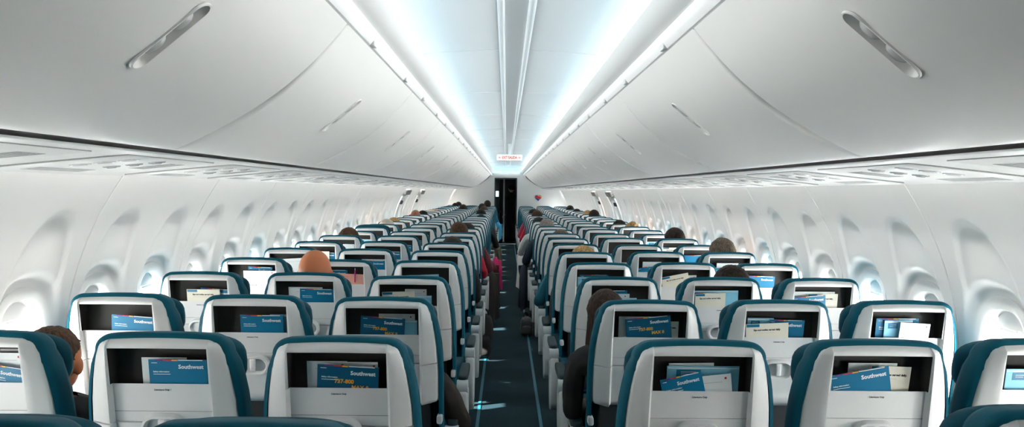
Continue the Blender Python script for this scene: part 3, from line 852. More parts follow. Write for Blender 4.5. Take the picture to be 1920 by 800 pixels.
COLS = {'aisle': 0.503, 'middle': 0.986, 'window': 1.469}      # where heads and leaflets were measured from
SCOL = {-1: {'aisle': 0.503, 'middle': 1.003, 'window': 1.517}, 1: {'aisle': 0.522, 'middle': 1.022, 'window': 1.510}}
LOOK = {}     # extra words for seats that differ
SEATS = {}
def seat(n, s, col, dz=0.0, head='head', extra='', dy=0.0, roll=0.0):
    x = s * SCOL[s][col]; full = n <= 11
    o = empty('airplane_seat', (x, ROW_D[n] + dy, dz)); o.rotation_euler = (0, roll, 0)
    place = {'aisle': 'beside the aisle', 'middle': 'middle of three', 'window': 'beside the windows'}[col]
    what = extra if extra else 'white-backed teal seat'
    tag(o, '%s %s, %s row from camera, %s block' % (what, place, ORD[n] if n else 'nearest partly visible', SIDE[s]), 'seat', 'seats in rows either side of the aisle')
    for k in ('back_shell', 'pocket_flap', 'tray_table'): 
        obj(k, FULL[k], None, o)
    obj('literature_pocket', SM['pocket'], None, o); obj('back_cushion', SM['cushion'], None, o); obj('headrest', SM[head], None, o)
    obj('seat_cushion', SM['seat'], None, o); obj('seat_pan', SM['pan'], None, o)
    if full:
        l = [c for c in o.children if c.name.startswith('tray_table')][0]
        l = obj('tray_latch', SM['latch'], None, l); 
        obj('latch_knob', SM['knob'], None, o) if False else None
        p = obj('placard', SM['placard'], None, o); obj('lettering', SM['plac_txt'], None, p)
        k_ = obj('latch_knob', SM['knob'], None, o)
    a = ARM[-s]
    if col == 'aisle':
        b = obj('armrest', a[1], None, o); obj('arm_pad', a[0], None, b); obj('side_panel', a[2], None, o)
        obj('leg', SM['leg_f'], None, o); obj('leg', SM['leg_r'], None, o)
    else:
        obj('armrest', a[3], None, o)
        obj('leg', SM['leg_f'], None, o); obj('leg', SM['leg_r'], None, o)
    if full: obj('hinge_bracket', a[4], None, o)
    SEATS[(n, s, col)] = o
    return o
rs = random.Random(3)
seat(0, -1, 'middle', -.012); seat(0, -1, 'aisle', -.014); seat(0, 1, 'middle', .024); 
for n in range(1, 27):
    for s in (-1, 1):
        for col in ('aisle', 'middle', 'window'):
            dz = (-.006 if col == 'aisle' else 0) + rs.uniform(-.004, .004)
            head = 'head'; ex = ''
            if (n, s, col) == (9, -1, 'window'): head = 'head_up'; ex = 'teal seat with raised headrest'
            if (n, s, col) == (3, -1, 'middle'): ex = 'white-backed seat before the bald person'
            seat(n, s, col, dz, head, ex, rs.uniform(-.01, .01))

# ------------------------------------------------------------------ leaflets in the pockets
def card_me(w, hh, t=.0016):
    bm = bmesh.new(); rbox(bm, (0, 0, 0), (w, t, hh), .0005, 1); return me_bm('card', bm, False)
CARD = {}
def cached_card(w, hh, t=.0016):
    k = (round(w, 4), round(hh, 4), t)
    if k not in CARD: CARD[k] = card_me(*k)
    return CARD[k]
def piece(parent, name, x, z, w, hh, m, y=-.0011):
    return objm(name, cached_card(w, hh, .0006), m, parent, (x, y, z))
def txt(parent, s, x, z, size, m, bold=0, sx=1.0, align='CENTER', y=-.0013):
    o = objm('lettering', text_me(s, size, bold, align), m, parent, (x, y, z)); o.rotation_euler = (R(90), 0, 0); o.scale = (sx, 1, 1); return o
NTH_LEAF = {}
def leaf(key, kind, x0, x1, vtop_, rot=0.0, layer=0, what=None, detail=True):
    """one leaflet in the pocket of seat key: x0..x1 across the slot, top edge at vtop_ down the back"""
    so = SEATS[key]; n, s, col = key
    sh_ = s * (COLS[col] - SCOL[s][col]); w = x1 - x0; x0 += sh_; x1 += sh_
    if x1 > .134: x0 -= x1 - .134; x1 = .134
    if x0 < -.134: x1 += -.134 - x0; x0 = -.134
    H = .105 if kind != 'bag' else .12
    nn = -.020 - .0075 * layer
    nm = {'safety': 'safety_card', 'model': 'safety_card', 'menu': 'menu_card', 'bag': 'paper_bag', 'white': 'paper_card', 'pink': 'pink_booklet', 'dark': 'dark_folder'}[kind]
    mm = {'safety': 'card_blue', 'model': 'card_deep', 'menu': 'card_cream', 'bag': 'card_cyan', 'white': 'card_white', 'pink': 'card_pink', 'dark': 'card_dark'}[kind]
    o = objm(nm, cached_card(w, H), M[mm])
    cx = (x0 + x1) / 2; vc = vtop_ + H / 2
    loc = Vector(so.location) + S(cx, vc, nn)
    o.matrix_world = Matrix.Translation(loc) @ Matrix.Rotation(TH * .9, 4, 'X') @ Matrix.Rotation(R(-rot), 4, 'Y')
    desc = {'safety': 'blue safety card with white lettering', 'model': 'deep blue card with white and orange lettering', 'menu': 'cream menu card with black print',
            'bag': 'pale blue paper bag', 'white': 'plain white card', 'pink': 'pink booklet with a magenta pen clipped on', 'dark': 'dark grey folder'}[kind]
    if what: desc = what
    lab = '%s in %s-row %s seat pocket, %s block' % (desc, ORD[n] if n else 'nearest', col, SIDE[s])
    NTH_LEAF[lab] = NTH_LEAF.get(lab, 0) + 1
    if NTH_LEAF[lab] > 1: lab = lab.replace(desc, 'second ' + desc)
    tag(o, lab, 'leaflet', 'leaflets in the seat-back pockets')
    zt = H / 2
    if kind in ('safety', 'model'):
        piece(o, 'purple_stripe', -w * .32, zt - .0022, w * .12, .0036, M['purple']); piece(o, 'red_stripe', -w * .17, zt - .0022, w * .14, .0036, M['red']); piece(o, 'yellow_stripe', -w * .05, zt - .0022, w * .10, .0036, M['yellow'])
        piece(o, 'pale_edge', w * .22, zt - .0018, w * .42, .003, M['card_white'])
        txt(o, 'Southwest', w * .5 - .010, zt - .0215, min(.0165, w * .125), M['white_ink'], .0005, 1.0, 'RIGHT')
        if detail:
            txt(o, 'Safety information', -w * .5 + .012, zt - .036, .0062, M['white_ink'], .0001, 1.0, 'LEFT'); piece(o, 'small_line', -w * .5 + .036, zt - .0435, .048, .0016, M['white_ink'])
            piece(o, 'small_mark', -w * .40, zt - .010, w * .10, .0018, M['white_ink'])
        if kind == 'model': txt(o, '737-800', -w * .06, zt - .0475, .0165, M['orange_ink'], .0005); txt(o, 'MAX 8', w * .20, zt - .064, .0165, M['orange_ink'], .0005)
    elif kind == 'menu':
        piece(o, 'blue_tab', -w * .5 + w * .17, zt - .0075, w * .30, .011, M['card_blue'])
        txt(o, 'Sips and smiles served daily.', 0, zt - .0255, min(.0092, w * .073), M['ink'], .0004, 1.0)
        if detail: piece(o, 'fine_print', -.01, zt - .037, w * .5, .0008, M['grey'])
    elif kind == 'bag':
        piece(o, 'fold', 0, zt - .006, w * .98, .004, M['card_white']); piece(o, 'blue_panel', -w * .2, zt - .022, w * .34, .022, M['card_blue'])
        piece(o, 'pale_line', -w * .2, zt - .018, w * .22, .002, M['white_ink']); piece(o, 'pale_line', -w * .23, zt - .024, w * .16, .002, M['white_ink'])
    elif kind == 'white':
        piece(o, 'fine_print', 0, zt - .022, w * .6, .0012, M['grey']); piece(o, 'red_mark', w * .38, zt - .012, .006, .006, M['red'])
    elif kind == 'pink':
        [piece(o, 'magenta_line', -w * .14, zt - .016 - .010 * q, w * .5, .0018, M['magenta']) for q in (0, 1)]; pen = obj('pen', box_me('pen', (w * .28, -.004, zt - .012), (.007, .006, .075), .002, 2), M['magenta'], o)
        obj('pen_tip', box_me('pen_tip', (w * .28, -.004, zt + .031), (.004, .004, .012), .001, 1), M['card_white'], pen)
    elif kind == 'dark':
        piece(o, 'edge', 0, zt - .004, w * .96, .003, M['grey'])
    return o
L_, R_ = -1, 1
def K(n, s, c): return (n, s, {'a': 'aisle', 'm': 'middle', 'w': 'window'}[c])
LEAVES = [
 (K(1, L_, 'w'), [('dark', .03, .105, .062, 0, 3), ('white', .0, .075, .072, 0, 2), ('safety', -.02, .095, .105, -9, 0)]),
 (K(1, L_, 'm'), [('white', -.078, .05, .082, 0, 2), ('safety', -.052, .112, .082, 0, 0)]),
 (K(1, L_, 'a'), [('white', -.095, .02, .084, 0, 3), ('white', .02, .108, .083, 0, 2, 'cream backing card'), ('model', -.062, .112, .088, -3, 0)]),
 (K(1, R_, 'a'), [('bag', -.072, .136, .088, 0, 3), ('white', -.065, .065, .082, 1, 4), ('white', -.02, .115, .111, 7, 1, 'folded white slip'), ('safety', -.085, .035, .107, 14, 0)]),
 (K(1, R_, 'm'), [('white', -.04, .10, .080, 0, 3), ('menu', .02, .136, .086, -2, 2), ('safety', -.112, .062, .094, 11, 0)]),
 (K(1, R_, 'w'), [('bag', -.075, .07, .095, 0, 1)]),
 (K(2, L_, 'w'), [('safety', -.06, .106, .094, -4, 0)]),
 (K(2, L_, 'm'), [('bag', .06, .130, .086, 0, 2), ('safety', -.062, .102, .084, 0, 0)]),
 (K(2, L_, 'a'), [('bag', .03, .130, .098, 0, 1), ('white', -.02, .12, .078, 0, 3), ('model', -.088, .082, .084, -4, 0)]),
 (K(2, R_, 'a'), [('white', -.096, .04, .078, 0, 3), ('menu', .03, .136, .094, 0, 2), ('model', -.070, .105, .072, 6, 0)]),
 (K(2, R_, 'm'), [('safety', .0, .136, .088, -1, 2), ('bag', -.082, .02, .084, 0, 3), ('menu', -.092, .072, .098, 3, 0)]),
 (K(2, R_, 'w'), [('safety', -.06, .105, .083, 0, 3), ('bag', -.03, .08, .088, 1, 2), ('white', .022, .138, .094, -3, 0)]),
 (K(3, L_, 'w'), [('safety', -.03, .112, .094, -4, 2), ('menu', -.115, .045, .094, 0, 0)]),
 (K(3, L_, 'm'), [('white', -.105, .06, .082, 0, 2), ('safety', -.040, .124, .086, -1, 0)]),
 (K(3, L_, 'a'), [('white', -.02, .085, .075, 0, 2), ('bag', .03, .11, .105, 0, 1), ('menu', -.128, .03, .084, 2, 0)]),
 (K(3, R_, 'a'), [('safety', -.09, .06, .078, 1, 2), ('white', -.105, .07, .092, 0, 1), ('bag', .0, .105, .11, 0, 0)]),
 (K(3, R_, 'm'), [('bag', -.105, .115, .076, 1, 2), ('safety', -.118, .0, .086, 0, 1), ('menu', -.092, .056, .086, 2, 0)]),
 (K(3, R_, 'w'), [('menu', -.02, .130, .088, 0, 2), ('safety', -.105, .055, .096, 5, 0), ('white', -.11, .10, .080, 0, 3)]),
 (K(4, L_, 'w'), [('safety', -.08, .06, .066, -2, 2), ('white', -.085, .105, .085, 0, 0)]),
 (K(4, L_, 'm'), [('safety', -.13, .02, .072, 0, 2), ('pink', -.11, .118, .090, -2, 0)]),
 (K(4, L_, 'a'), [('bag', -.115, .08, .092, 3, 0)]),
 (K(4, R_, 'a'), [('bag', -.112, .08, .096, 0, 1), ('safety', -.10, .07, .084, 0, 2)]),
 (K(4, R_, 'm'), [('white', -.01, .11, .088, 2, 2), ('menu', -.095, .066, .082, 12, 0)]),
 (K(4, R_, 'w'), [('safety', -.09, .085, .082, -2, 0)]),
 (K(5, L_, 'w'), [('white', -.10, .09, .080, 4, 0)]),
 (K(5, L_, 'm'), [('white', -.04, .12, .082, 0, 1), ('safety', -.02, .13, .090, 0, 0)]),
 (K(5, R_, 'm'), [('white', -.07, .06, .082, 0, 1), ('safety', -.11, .05, .112, 10, 0)]),
 (K(5, R_, 'w'), [('white', -.04, .11, .086, 0, 1), ('safety', -.10, .02, .115, 9, 0)]),
 (K(5, R_, 'a'), [('safety', -.05, .10, .12, 0, 0)]),
 (K(6, L_, 'w'), [('safety', -.03, .11, .10, 0, 1), ('menu', -.12, .04, .088, 0, 0)]),
 (K(6, L_, 'm'), [('safety', -.02, .12, .090, -2, 1), ('white', .0, .07, .098, 0, 0)]),
 (K(6, R_, 'w'), [('safety', -.11, .10, .090, 0, 0)]),
 (K(7, L_, 'w'), [('white', -.02, .08, .088, -2, 0), ('bag', .03, .12, .088, -2, 1)]),
 (K(7, L_, 'm'), [('safety', -.02, .11, .090, -4, 0)]),
 (K(7, R_, 'w'), [('menu', -.11, .06, .088, 0, 0)]),
 (K(8, L_, 'w'), [('bag', -.02, .10, .090, 0, 0)]),
 (K(8, L_, 'm'), [('safety', -.01, .12, .10, 0, 0)]),
 (K(8, R_, 'w'), [('bag', -.10, .05, .086, 0, 0)]),
 (K(9, L_, 'm'), [('menu', -.04, .10, .09, 0, 0)]),
 (K(10, L_, 'w'), [('white', -.05, .09, .10, 0, 0)]),
 (K(11, L_, 'm'), [('safety', -.04, .11, .095, 0, 0)]),
 (K(13, L_, 'w'), [('bag', -.12, .12, .085, 0, 0)]),
 (K(13, R_, 'w'), [('safety', -.11, .10, .085, 3, 0)]),
]
for key, ls in LEAVES:
    for t in ls: leaf(key, *t[:6], what=(t[6] if len(t) > 6 else None), detail=key[0] <= 5)

# ------------------------------------------------------------------ people
def skin_mesh(verts, edges):
    me = bpy.data.meshes.new('sk'); me.from_pydata([v[0] for v in verts], edges, [])
    o = bpy.data.objects.new('sk', me); COL.objects.link(o)
    md = o.modifiers.new('s', 'SKIN'); md.use_smooth_shade = True; md.branch_smoothing = .6
    for i, v in enumerate(verts):
        r = v[1]; o.data.skin_vertices[0].data[i].radius = (r, r) if not isinstance(r, tuple) else r
        o.data.skin_vertices[0].data[i].use_root = (i == 0)
    sb = o.modifiers.new('d', 'SUBSURF'); sb.levels = 1; sb.render_levels = 1
    out = evaluated_mesh(o); bpy.data.objects.remove(o); return out
HC = Vector((0, .285, 1.065))
def head_bm(bm, hc):
    def put(c, r, seg=20):
        bmesh.ops.create_uvsphere(bm, u_segments=seg, v_segments=seg // 2 + 4, radius=1, matrix=Matrix.Translation(hc + Vector(c)) @ Matrix.Diagonal((*r, 1)))
    put((0, -.010, .014), (.082, .098, .096), 28); put((0, -.022, .035), (.072, .082, .070), 24)       # cranium
    put((0, .028, -.045), (.060, .066, .070), 24)       # face and jaw
    put((0, .055, -.088), (.034, .034, .026), 16)       # chin
    put((0, .098, -.018), (.014, .020, .026), 12)       # nose
    put((0, .088, .022), (.046, .014, .012), 12)        # brow
    put((0, .088, -.060), (.026, .012, .010), 12)       # lips
    for s in (-1, 1):
        put((s * .083, -.002, -.018), (.012, .020, .033), 14)   # ears
        put((s * .030, .086, .004), (.013, .010, .009), 10)     # eyes
def body(pose):
    V, E = [], []
    def add(p, r, par=None):
        V.append((Vector(p), r)); i = len(V) - 1
        if par is not None: E.append((par, i))
        return i
    if pose == 'stand':
        pel = add((0, 0, .95), (.15, .10)); ab = add((0, .0, 1.08), (.135, .095), pel); ch = add((0, .0, 1.28), (.155, .11), ab); up = add((0, -.005, 1.40), (.12, .085), ch); nk = add((0, 0, 1.49), .052, up); add((0, .015, 1.56), .05, nk)
        hc = Vector((0, .025, 1.63))
        for s in (-1, 1):
            sh = add((s * .175, 0, 1.40), .056, up); el = add((s * .225, .0, 1.13), .042, sh); wr = add((s * .22, .07, .90), .027, el); hand(add, s, wr, Vector((s * .22, .085, .86)), Vector((0, .35, -1)).normalized(), Vector((1, 0, 0)))
            hp = add((s * .085, 0, .90), .082, pel); kn_ = add((s * .095, .01, .50), .058, hp); ak = add((s * .10, -.01, .10), .040, kn_); add((s * .105, .12, .035), .034, ak)
        return V, E, hc
    lean = {'rest': 0.0, 'elbow': 1.0}[pose]
    pel = add((0, .33, .565), (.15, .10)); ab = add((0, .30, .68), (.135, .095), pel); ch = add((0, .265, .82), (.155, .11), ab); up = add((0, .245, .905), (.125, .085), ch); nk = add((0, .255, .955), .052, up); add((0, .272, 1.0), .05, nk)
    for s in (-1, 1):
        sh = add((s * .172, .245, .890), .056, up)
        if s > 0 and lean:
            el = add((s * .258, .285, .665), .044, sh); wr = add((s * .225, .50, .645), .028, el); hand(add, s, wr, Vector((s * .222, .535, .640)), Vector((-.1, 1, -.15)).normalized(), Vector((1, 0, 0)))
        else:
            el = add((s * .198, .27, .665), .042, sh); wr = add((s * .12, .47, .640), .027, el); hand(add, s, wr, Vector((s * .112, .50, .638)), Vector((-s * .25, 1, -.10)).normalized(), Vector((1, 0, 0)))
        hp = add((s * .085, .36, .545), .080, pel); kn_ = add((s * .105, .66, .555), .058, hp); ak = add((s * .11, .60, .13), .040, kn_); add((s * .115, .72, .045), .034, ak)
    return V, E, HC.copy()
def hand(add, s, wr, palm, d, side):
    """palm, four unequal bent fingers and a thumb off the side of the palm"""
    p = add(palm + d * .03, (.030, .015), wr); p2 = add(palm + d * .065, (.033, .013), p)
    up = side.cross(d).normalized()
    if up.z > 0: up = -up
    for k, ln in enumerate((.060, .072, .067, .052)):
        off = side * ((k - 1.5) * .0195)
        a = add(palm + d * .075 + off, .0085, p2); b = add(palm + d * (.085 + ln * .5) + off + up * .008, .008, a); add(palm + d * (.08 + ln * .85) + off + up * .030, .007, b)
    t = add(palm + d * .02 - side * (s * .033) + up * .004, .010, p); add(palm + d * .055 - side * (s * .046) + up * .012, .0085, t)
def body_mesh(pose):
    V, E, hc = body(pose)
    me = skin_mesh(V, E)
    bm = bmesh.new(); bm.from_mesh(me); head_bm(bm, hc)
    m2 = bpy.data.meshes.new('b'); bm.to_mesh(m2); bm.free()
    o = bpy.data.objects.new('b', m2); COL.objects.link(o)
    rm = o.modifiers.new('r', 'REMESH'); rm.mode = 'VOXEL'; rm.voxel_size = .0065
    sm = o.modifiers.new('s', 'SMOOTH'); sm.factor = .5; sm.iterations = 4
    out = evaluated_mesh(o); bpy.data.objects.remove(o); out.name = 'body'
    out.materials.clear(); out.polygons.foreach_set('use_smooth', [True] * len(out.polygons))
    hands = [V[i][0] for i in range(len(V)) if (V[i][1] if not isinstance(V[i][1], tuple) else .04) < .016 or (isinstance(V[i][1], tuple) and V[i][1][1] < .02)]
    return out, hc, hands
def clothes(bme, pose, hc, hands):
    """a top and trousers grown from the body's own surface"""
    bm = bmesh.new(); bm.from_mesh(bme); bm.normal_update()
    res = {}
    neck_z = hc.z - .115
    for part in ('jacket', 'trousers', 'shoe'):
        b2 = bmesh.new(); mp = {}
        for f in bm.faces:
            c = f.calc_center_median()
            nearhand = min((c - q).length for q in hands) < .036
            if c.z > neck_z: k = None
            elif nearhand: k = None
            else:
                if pose == 'stand': k = 'shoe' if c.z < .085 else ('trousers' if c.z < .98 and abs(c.x) < .19 else 'jacket')
                else:
                    k = 'shoe' if c.z < .10 else ('trousers' if (c.z < .625 and c.y > .18 and abs(c.x) < .19 and not (c.z > .6 and c.y > .42)) else 'jacket')
            if k != part: continue
            vs = []
            for v in f.verts:
                if v.index not in mp:
                    q = v.co + v.normal * (.010 if part == 'jacket' else .007)
                    q += v.normal * .006 * noise.noise(v.co * 14)
                    mp[v.index] = b2.verts.new(q)
                vs.append(mp[v.index])
            b2.faces.new(vs)
        me = bpy.data.meshes.new(part); b2.to_mesh(me); b2.free(); me.polygons.foreach_set('use_smooth', [True] * len(me.polygons)); res[part] = me
    bm.free()
    return res
def hair_me(style, hc):
    bm = bmesh.new()
    bmesh.ops.create_icosphere(bm, subdivisions=5, radius=1)
    kill = []
    for v in bm.verts:
        p = v.co.copy()
        # hairline: above the brow in front, down to the nape behind
        line = .10 + .55 * p.y if p.y > -.1 else -.52
        if abs(p.x) > .72 and p.y > -.25: line = max(line, -.05 + .2 * p.y)
        if p.z < line: kill.append(v)
        n = 1 + .035 * noise.noise(p * 7) + .02 * noise.noise(p * 23)
        r = Vector((.096, .112, .108)) if style != 'short' else Vector((.0845, .102, .100))
        v.co = hc + Vector((0, -.010, .015)) + Vector((p.x * r.x, p.y * r.y, p.z * r.z)) * n
    bmesh.ops.delete(bm, geom=kill, context='VERTS')
    if style == 'long':
        # falling length behind and beside the neck
        n = 40; rows = 16; g = []
        for j in range(rows + 1):
            t = j / rows
            for i in range(n + 1):
                a = math.pi * (-.12 + 1.24 * i / n)
                rx = .088 + .022 * math.sin(t * 2.6); ry = .100 - .01 * t
                f = 1 + .04 * math.sin(i * 2.1 + j * .2) + .03 * noise.noise(Vector((i * .4, j * .15, 3)))
                g.append(bm.verts.new(hc + Vector((rx * math.cos(a) * f, -.02 - ry * math.sin(a) * f + .02 * t, .02 - .33 * t))))
        for j in range(rows):
            for i in range(n): bm.faces.new((g[j * (n + 1) + i], g[j * (n + 1) + i + 1], g[(j + 1) * (n + 1) + i + 1], g[(j + 1) * (n + 1) + i]))
    if style == 'bun':
        bmesh.ops.create_icosphere(bm, subdivisions=4, radius=1, matrix=Matrix.Translation(hc + Vector((0, -.075, .095))) @ Matrix.Diagonal((.045, .042, .040, 1)))
        for v in bm.verts:
            v.co += Vector((.008 * noise.noise(v.co * 40), .008 * noise.noise(v.co * 40 + Vector((9, 0, 0))), .006 * noise.noise(v.co * 35)))
    me = me_bm('hair', bm, True, 80)
    return me
PEOPLE_M = {}
for pose in ('rest', 'elbow', 'stand'):
    bme, hc, hands = body_mesh(pose)
    PEOPLE_M[pose] = (bme, clothes(bme, pose, hc, hands), {st: hair_me(st, hc) for st in (('short', 'full', 'long', 'bun') if pose != 'stand' else ('full',))}, hc)
def person(loc, label, pose='rest', hair='full', hc='dark', skin='light', top='charcoal', legs='navy', scale=(1, 1, 1), rot=(0, 0, 0), group='people in the seats'):
    bme, cl, hr, _ = PEOPLE_M[pose]
    o = empty('person', loc); o.scale = scale; o.rotation_euler = rot
    tag(o, label, 'person', group)
    objm('body', bme, SKIN[skin], o); objm('jacket', cl['jacket'], CLOTH[top], o); objm('trousers', cl['trousers'], CLOTH[legs], o); objm('shoe', cl['shoe'], CLOTH['black'], o)
    if hair: objm('hair', hr[hair], HAIR[hc], o)
    return o
def sit(n, s, col, label, dx=0.0, dtop=0.0, mirror=False, **kw):
    """dtop raises the crown above the usual 1.18 m"""
    f = 1 + dtop / 1.18
    rot = kw.pop('rot', (0, 0, 0)); nw = kw.pop('narrow', 1.0)
    return person((s * COLS[col] + dx, ROW_D[n], 0), label, scale=(-nw if mirror else nw, 1, f), rot=rot, **kw)
P = [
 (1, -1, 'window', 'person with receding brown hair in dark jacket by the left windows, nearest head', dict(dx=.02, dtop=-.065, hair='short', hc='brown', skin='tan', top='black')),
 (3, -1, 'middle', 'bald person in the third-row middle seat left of the aisle', dict(dx=-0.032, dtop=0.063, hair=None, skin='tan', top='teal')),
 (7, -1, 'window', 'person with short brown hair by the left windows beyond the bald head', dict(dx=-0.016, dtop=0.015, hair='full', hc='brown')),
 (10, -1, 'window', 'person with pale blond hair beside the left windows past the raised headrest', dict(dx=-0.03, dtop=0.01, hair='full', hc='white')),
 (11, -1, 'window', 'person with light brown hair just beyond the pale blond head, left windows', dict(dx=-0.06, dtop=0, hair='full', hc='blond')),
 (14, -1, 'window', 'bald tan-headed person beside the left overwing exit', dict(dx=-0.05, dtop=0.056, hair=None, skin='brown')),
 (15, -1, 'window', 'person with dark hair right of the tan bald head at the exit', dict(dx=-0.016, dtop=0.015, hair='full', hc='dark')),
 (17, -1, 'window', 'person with pale hair two heads beyond the exit bald head', dict(dx=-0.03, dtop=0, hair='full', hc='white')),
 (18, -1, 'window', 'balding person in pale top past the left exit, right of pale hair', dict(dx=-0.01, dtop=-0.01, hair=None, skin='light', top='white')),
 (25, -1, 'window', 'person with dark hair in the far left window seat, front rows', dict(dx=0.03, dtop=0.03)),
 (26, -1, 'window', 'taller dark-haired person in the foremost left window seat', dict(dx=0.07, dtop=0.05)),
 (20, -1, 'middle', 'person with black hair in far left middle seat, alone in its column', dict(dx=-0.014, dtop=0.06)),
 (6, -1, 'aisle', 'person with black tousled hair sunk low in sixth-row left aisle seat', dict(dx=0.03, dtop=-0.012, hair='full', hc='dark')),
 (8, -1, 'aisle', 'person with full brown hair and red sleeve, eighth-row left aisle seat', dict(dx=-0.014, dtop=0.045, hair='full', hc='brown', pose='elbow', top='red')),
 (9, -1, 'aisle', 'person with dark hair half hidden by the brown-haired head on the left', dict(dx=0.03, dtop=0.005, hair='full', hc='dark', pose='elbow', top='maroon')),
 (14, -1, 'aisle', 'person with dark cropped hair in left aisle seat, fourteenth row', dict(dx=0.06, dtop=-0.02, pose='elbow', top='black')),
 (16, -1, 'aisle', 'person with dark hair in left aisle seat, sixteenth row', dict(dx=0.006, dtop=0.03, hair='full', hc='dark', pose='elbow', top='charcoal')),
 (20, -1, 'aisle', 'person with brown hair in left aisle seat, twentieth row', dict(dx=-0.03, dtop=0.03, hc='brown', pose='elbow', top='white')),
 (22, -1, 'aisle', 'person with black hair beside the tallest far head, left aisle', dict(dx=-0.12, dtop=0.06, hc='dark')),
 (24, -1, 'aisle', 'tallest dark-haired person far up the left aisle seats, blue sleeve', dict(dx=-0.03, dtop=0.12, hc='dark', pose='elbow', top='blue')),
 (2, -1, 'aisle', 'person in dark brown jacket leaning an elbow out, second-row left aisle seat', dict(dx=.03, dtop=-.16, hair='short', hc='dark', pose='elbow', top='brown')),
 (2, 1, 'aisle', 'person with long brown hair in black top leaning into aisle, second row', dict(dx=-.045, dtop=-.035, hair='long', hc='darkbrown', top='black', mirror=True, rot=(0, R(-4), 0), narrow=.84)),
 (5, 1, 'aisle', 'person with blond hair in fifth-row right aisle seat', dict(dx=0.023, dtop=-0.02, hair='full', hc='blond')),
 (6, 1, 'aisle', 'person in teal jacket with elbow out, sixth-row right aisle seat', dict(dx=.0, dtop=-.05, hair='short', hc='brown', pose='elbow', top='teal', mirror=True)),
 (8, 1, 'aisle', 'person with light brown hair just showing, eighth-row right aisle seat', dict(dx=0.026, dtop=-0.02, hair='full', hc='greybrown')),
 (10, 1, 'aisle', 'grey-haired person in tenth-row right aisle seat', dict(dx=-0.035, dtop=0.035, hair='full', hc='grey', pose='elbow', top='navy', mirror=True)),
 (12, 1, 'aisle', 'person with black hair just beyond the grey head, right aisle', dict(dx=-0.07, dtop=0, hair='full', hc='dark', pose='elbow', top='white', mirror=True)),
 (15, 1, 'aisle', 'person with brown hair and red sleeve, fifteenth-row right aisle seat', dict(dx=0, dtop=0.04, hair='full', hc='brown', pose='elbow', top='red', mirror=True)),
 (17, 1, 'aisle', 'person with black hair and pink sleeve beyond the brown head, right aisle', dict(dx=-0.01, dtop=0.025, hair='full', hc='dark', pose='elbow', top='pink', mirror=True)),
 (15, 1, 'middle', 'person with dark hair barely above the fifteenth-row right middle seat', dict(dx=0.03, dtop=-0.03)),
 (3, 1, 'middle', 'person with close-cropped dark hair, third-row middle seat right of aisle', dict(dx=0.15, dtop=-0.005, hair='full', hc='dark', skin='brown')),
 (5, 1, 'window', 'person with grey-brown hair, fifth-row window seat on the right', dict(dx=0.06, dtop=0.045, hair='full', hc='greybrown')),
 (7, 1, 'window', 'person with tousled dark brown hair, seventh-row right window seat', dict(dx=0.06, dtop=0.045, hair='full', hc='dark')),
 (10, 1, 'window', 'person with blond bun in tenth-row right window seat', dict(dx=0.05, dtop=0, hair='bun', hc='blond')),
 (11, 1, 'window', 'person with dark hair just beyond the blond bun, right windows', dict(dx=0.01, dtop=0)),
 (15, 1, 'window', 'person with black hair beside the right overwing exit', dict(dx=0.03, dtop=0.06, hc='dark')),
 (16, 1, 'window', 'person with blond hair next to the right overwing exit', dict(dx=0, dtop=0.03, hc='blond')),
 (19, 1, 'window', 'person with dark hair low beside the right windows past the exit', dict(dx=0.02, dtop=0.005, hc='dark')),
 (21, 1, 'window', 'person with big dark hair by right windows, farthest on that side', dict(dx=0, dtop=0.05, hc='dark')),
]
for n, s, col, lab, kw in P: sit(n, s, col, lab, **kw)
person((.13, Y1 + 1.0, 0), 'person in black standing in the dark front doorway', 'stand', 'full', 'dark', 'light', 'black', 'black', rot=(0, 0, R(20)), group=None)

# ------------------------------------------------------------------ coats and bags along the aisle
def drape(w, d, hh, seed, sleeve=True):
    """a coat hung over an armrest: fold at the top, two uneven panels with deep vertical folds"""
    rnd = random.Random(seed); bm = bmesh.new()
    nu, nv = 36, 26; g = []
    for j in range(nv + 1):
        t = j / nv
        for i in range(nu):
            a = 2 * math.pi * i / nu
            fold = 1 + .16 * t * math.sin(a * 5 + seed) + .10 * t * math.sin(a * 9 + seed * 2) + .08 * noise.noise(Vector((a * 2, t * 4, seed)))
            top = math.sin(min(1, t * 5) * math.pi / 2)
            rx = w * .5 * (.35 + .65 * top) * (1 + .15 * t) * fold; ry = d * .5 * (.55 + .45 * top) * (1 + .1 * t) * fold
            z = -hh * t + (.05 * hh * math.sin(a * 3 + seed) * t)
            g.append(bm.verts.new((rx * math.cos(a), ry * math.sin(a), z)))
    for j in range(nv):
        for i in range(nu): bm.faces.new((g[j * nu + i], g[j * nu + (i + 1) % nu], g[(j + 1) * nu + (i + 1) % nu], g[(j + 1) * nu + i]))
    bm.faces.new(g[:nu]); bm.faces.new(g[-nu:][::-1])
    me = me_bm('cloth', bm, True, 70); return me
def sleeve_me(l, r, seed):
    bm = bmesh.new(); n = 16; g = []
    for j in range(11):
        t = j / 10
        for i in range(n):
            a = 2 * math.pi * i / n; q = r * (1 - .3 * t) * (1 + .12 * math.sin(t * 14 + a * 2 + seed))
            g.append(bm.verts.new((q * math.cos(a) + .03 * t, q * math.sin(a), -l * t)))
    for j in range(10):
        for i in range(n): bm.faces.new((g[j * n + i], g[j * n + (i + 1) % n], g[(j + 1) * n + (i + 1) % n], g[(j + 1) * n + i]))
    bm.faces.new(g[:n]); bm.faces.new(g[-n:][::-1]); return me_bm('sleeve', bm, True, 70)
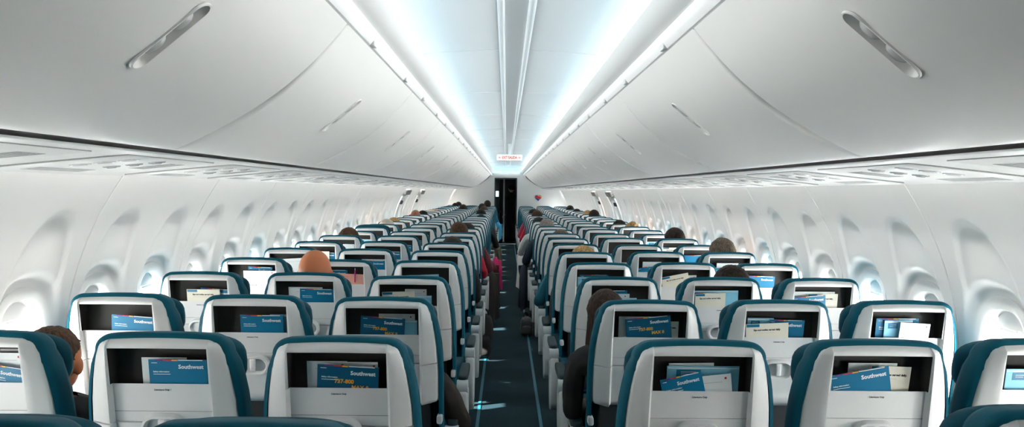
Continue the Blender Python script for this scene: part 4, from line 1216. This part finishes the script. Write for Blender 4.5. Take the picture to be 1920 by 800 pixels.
def coat(x, y, z, w, d, hh, c, label, seed):
    o = empty('draped_coat', (x, y, z)); tag(o, label, 'coat', 'coats hanging into the aisle')
    objm('cloth', drape(w, d, hh, seed), CLOTH[c], o); objm('sleeve', sleeve_me(hh * .7, .04, seed), CLOTH[c], o, (-math.copysign(w * .42, x), d * .2, -.05))
    return o
coat(-.235, 9.15, .64, .20, .34, .58, 'brown', 'dark brown coat draped over a left armrest beside the aisle', 1)
coat(-.225, 10.0, .66, .16, .30, .50, 'maroon', 'maroon coat draped behind the dark brown coat, left of aisle', 2)
coat(-.175, 11.0, .63, .10, .24, .58, 'magenta', 'bright magenta coat hanging furthest into the aisle on the left', 3)
coat(-.23, 13.3, .68, .20, .30, .55, 'olive', 'dark olive coat draped over a left armrest beyond the magenta coat', 4)
coat(.235, 11.9, .64, .16, .30, .55, 'white', 'white garment hanging on the right of the aisle midway up', 5)
coat(.235, 9.95, .66, .16, .34, .58, 'navy', 'dark navy coat draped over a right armrest beside the aisle', 6)
coat(-.24, 20.6, .74, .14, .3, .45, 'blue', 'light blue jacket hanging far up the left side of the aisle', 8)
def bag(x, y, w, d, hh, c, label, name, seed):
    o = empty(name, (x, y, 0)); tag(o, label, 'bag')
    bm = bmesh.new(); superell(bm, (0, 0, hh / 2), (w / 2, d / 2, hh / 2), 3.4, 32, 18); bmesh.ops.remove_doubles(bm, verts=bm.verts, dist=1e-5)
    for v in bm.verts: v.co += Vector((noise.noise(v.co * 9 + Vector((seed, 0, 0))), noise.noise(v.co * 9 + Vector((0, seed, 0))), 0)) * .012
    obj('body', me_bm('body', bm, True, 70), c, o)
    bm = bmesh.new(); superell(bm, (0, -d * .5, hh * .34), (w * .38, d * .14, hh * .24), 3.4, 24, 12); bmesh.ops.remove_doubles(bm, verts=bm.verts, dist=1e-5); obj('pocket', me_bm('pocket', bm, True, 70), c, o)
    bm = bmesh.new()
    pts = [Vector((w * .25 * math.cos(a), 0, hh * .97 + .06 * math.sin(a))) for a in np.linspace(0, math.pi, 11)]
    for a, b in zip(pts[:-1], pts[1:]): cyl(bm, a, b, .009, n=8)
    obj('handle', me_bm('handle', bm), c, o); return o
bag(-.225, 7.35, .15, .30, .40, CLOTH['black'], 'black backpack standing at the left edge of the aisle', 'backpack', 1)
def weave():
    m = bpy.data.materials.new('patterned weave'); m.use_nodes = True; nt = m.node_tree; b = nt.nodes['Principled BSDF']
    tc = nt.nodes.new('ShaderNodeTexCoord'); ck = nt.nodes.new('ShaderNodeTexChecker'); ck.inputs['Scale'].default_value = 120
    ck.inputs[1].default_value = (*lin(105, 100, 96), 1); ck.inputs[2].default_value = (*lin(20, 16, 16), 1)
    nt.links.new(tc.outputs['Object'], ck.inputs[0]); nt.links.new(ck.outputs[0], b.inputs['Base Color']); b.inputs['Roughness'].default_value = .8
    return m
bag(.20, 8.55, .13, .22, .19, weave(), 'small black and white checked bag at the right edge of the aisle', 'tote_bag', 2)
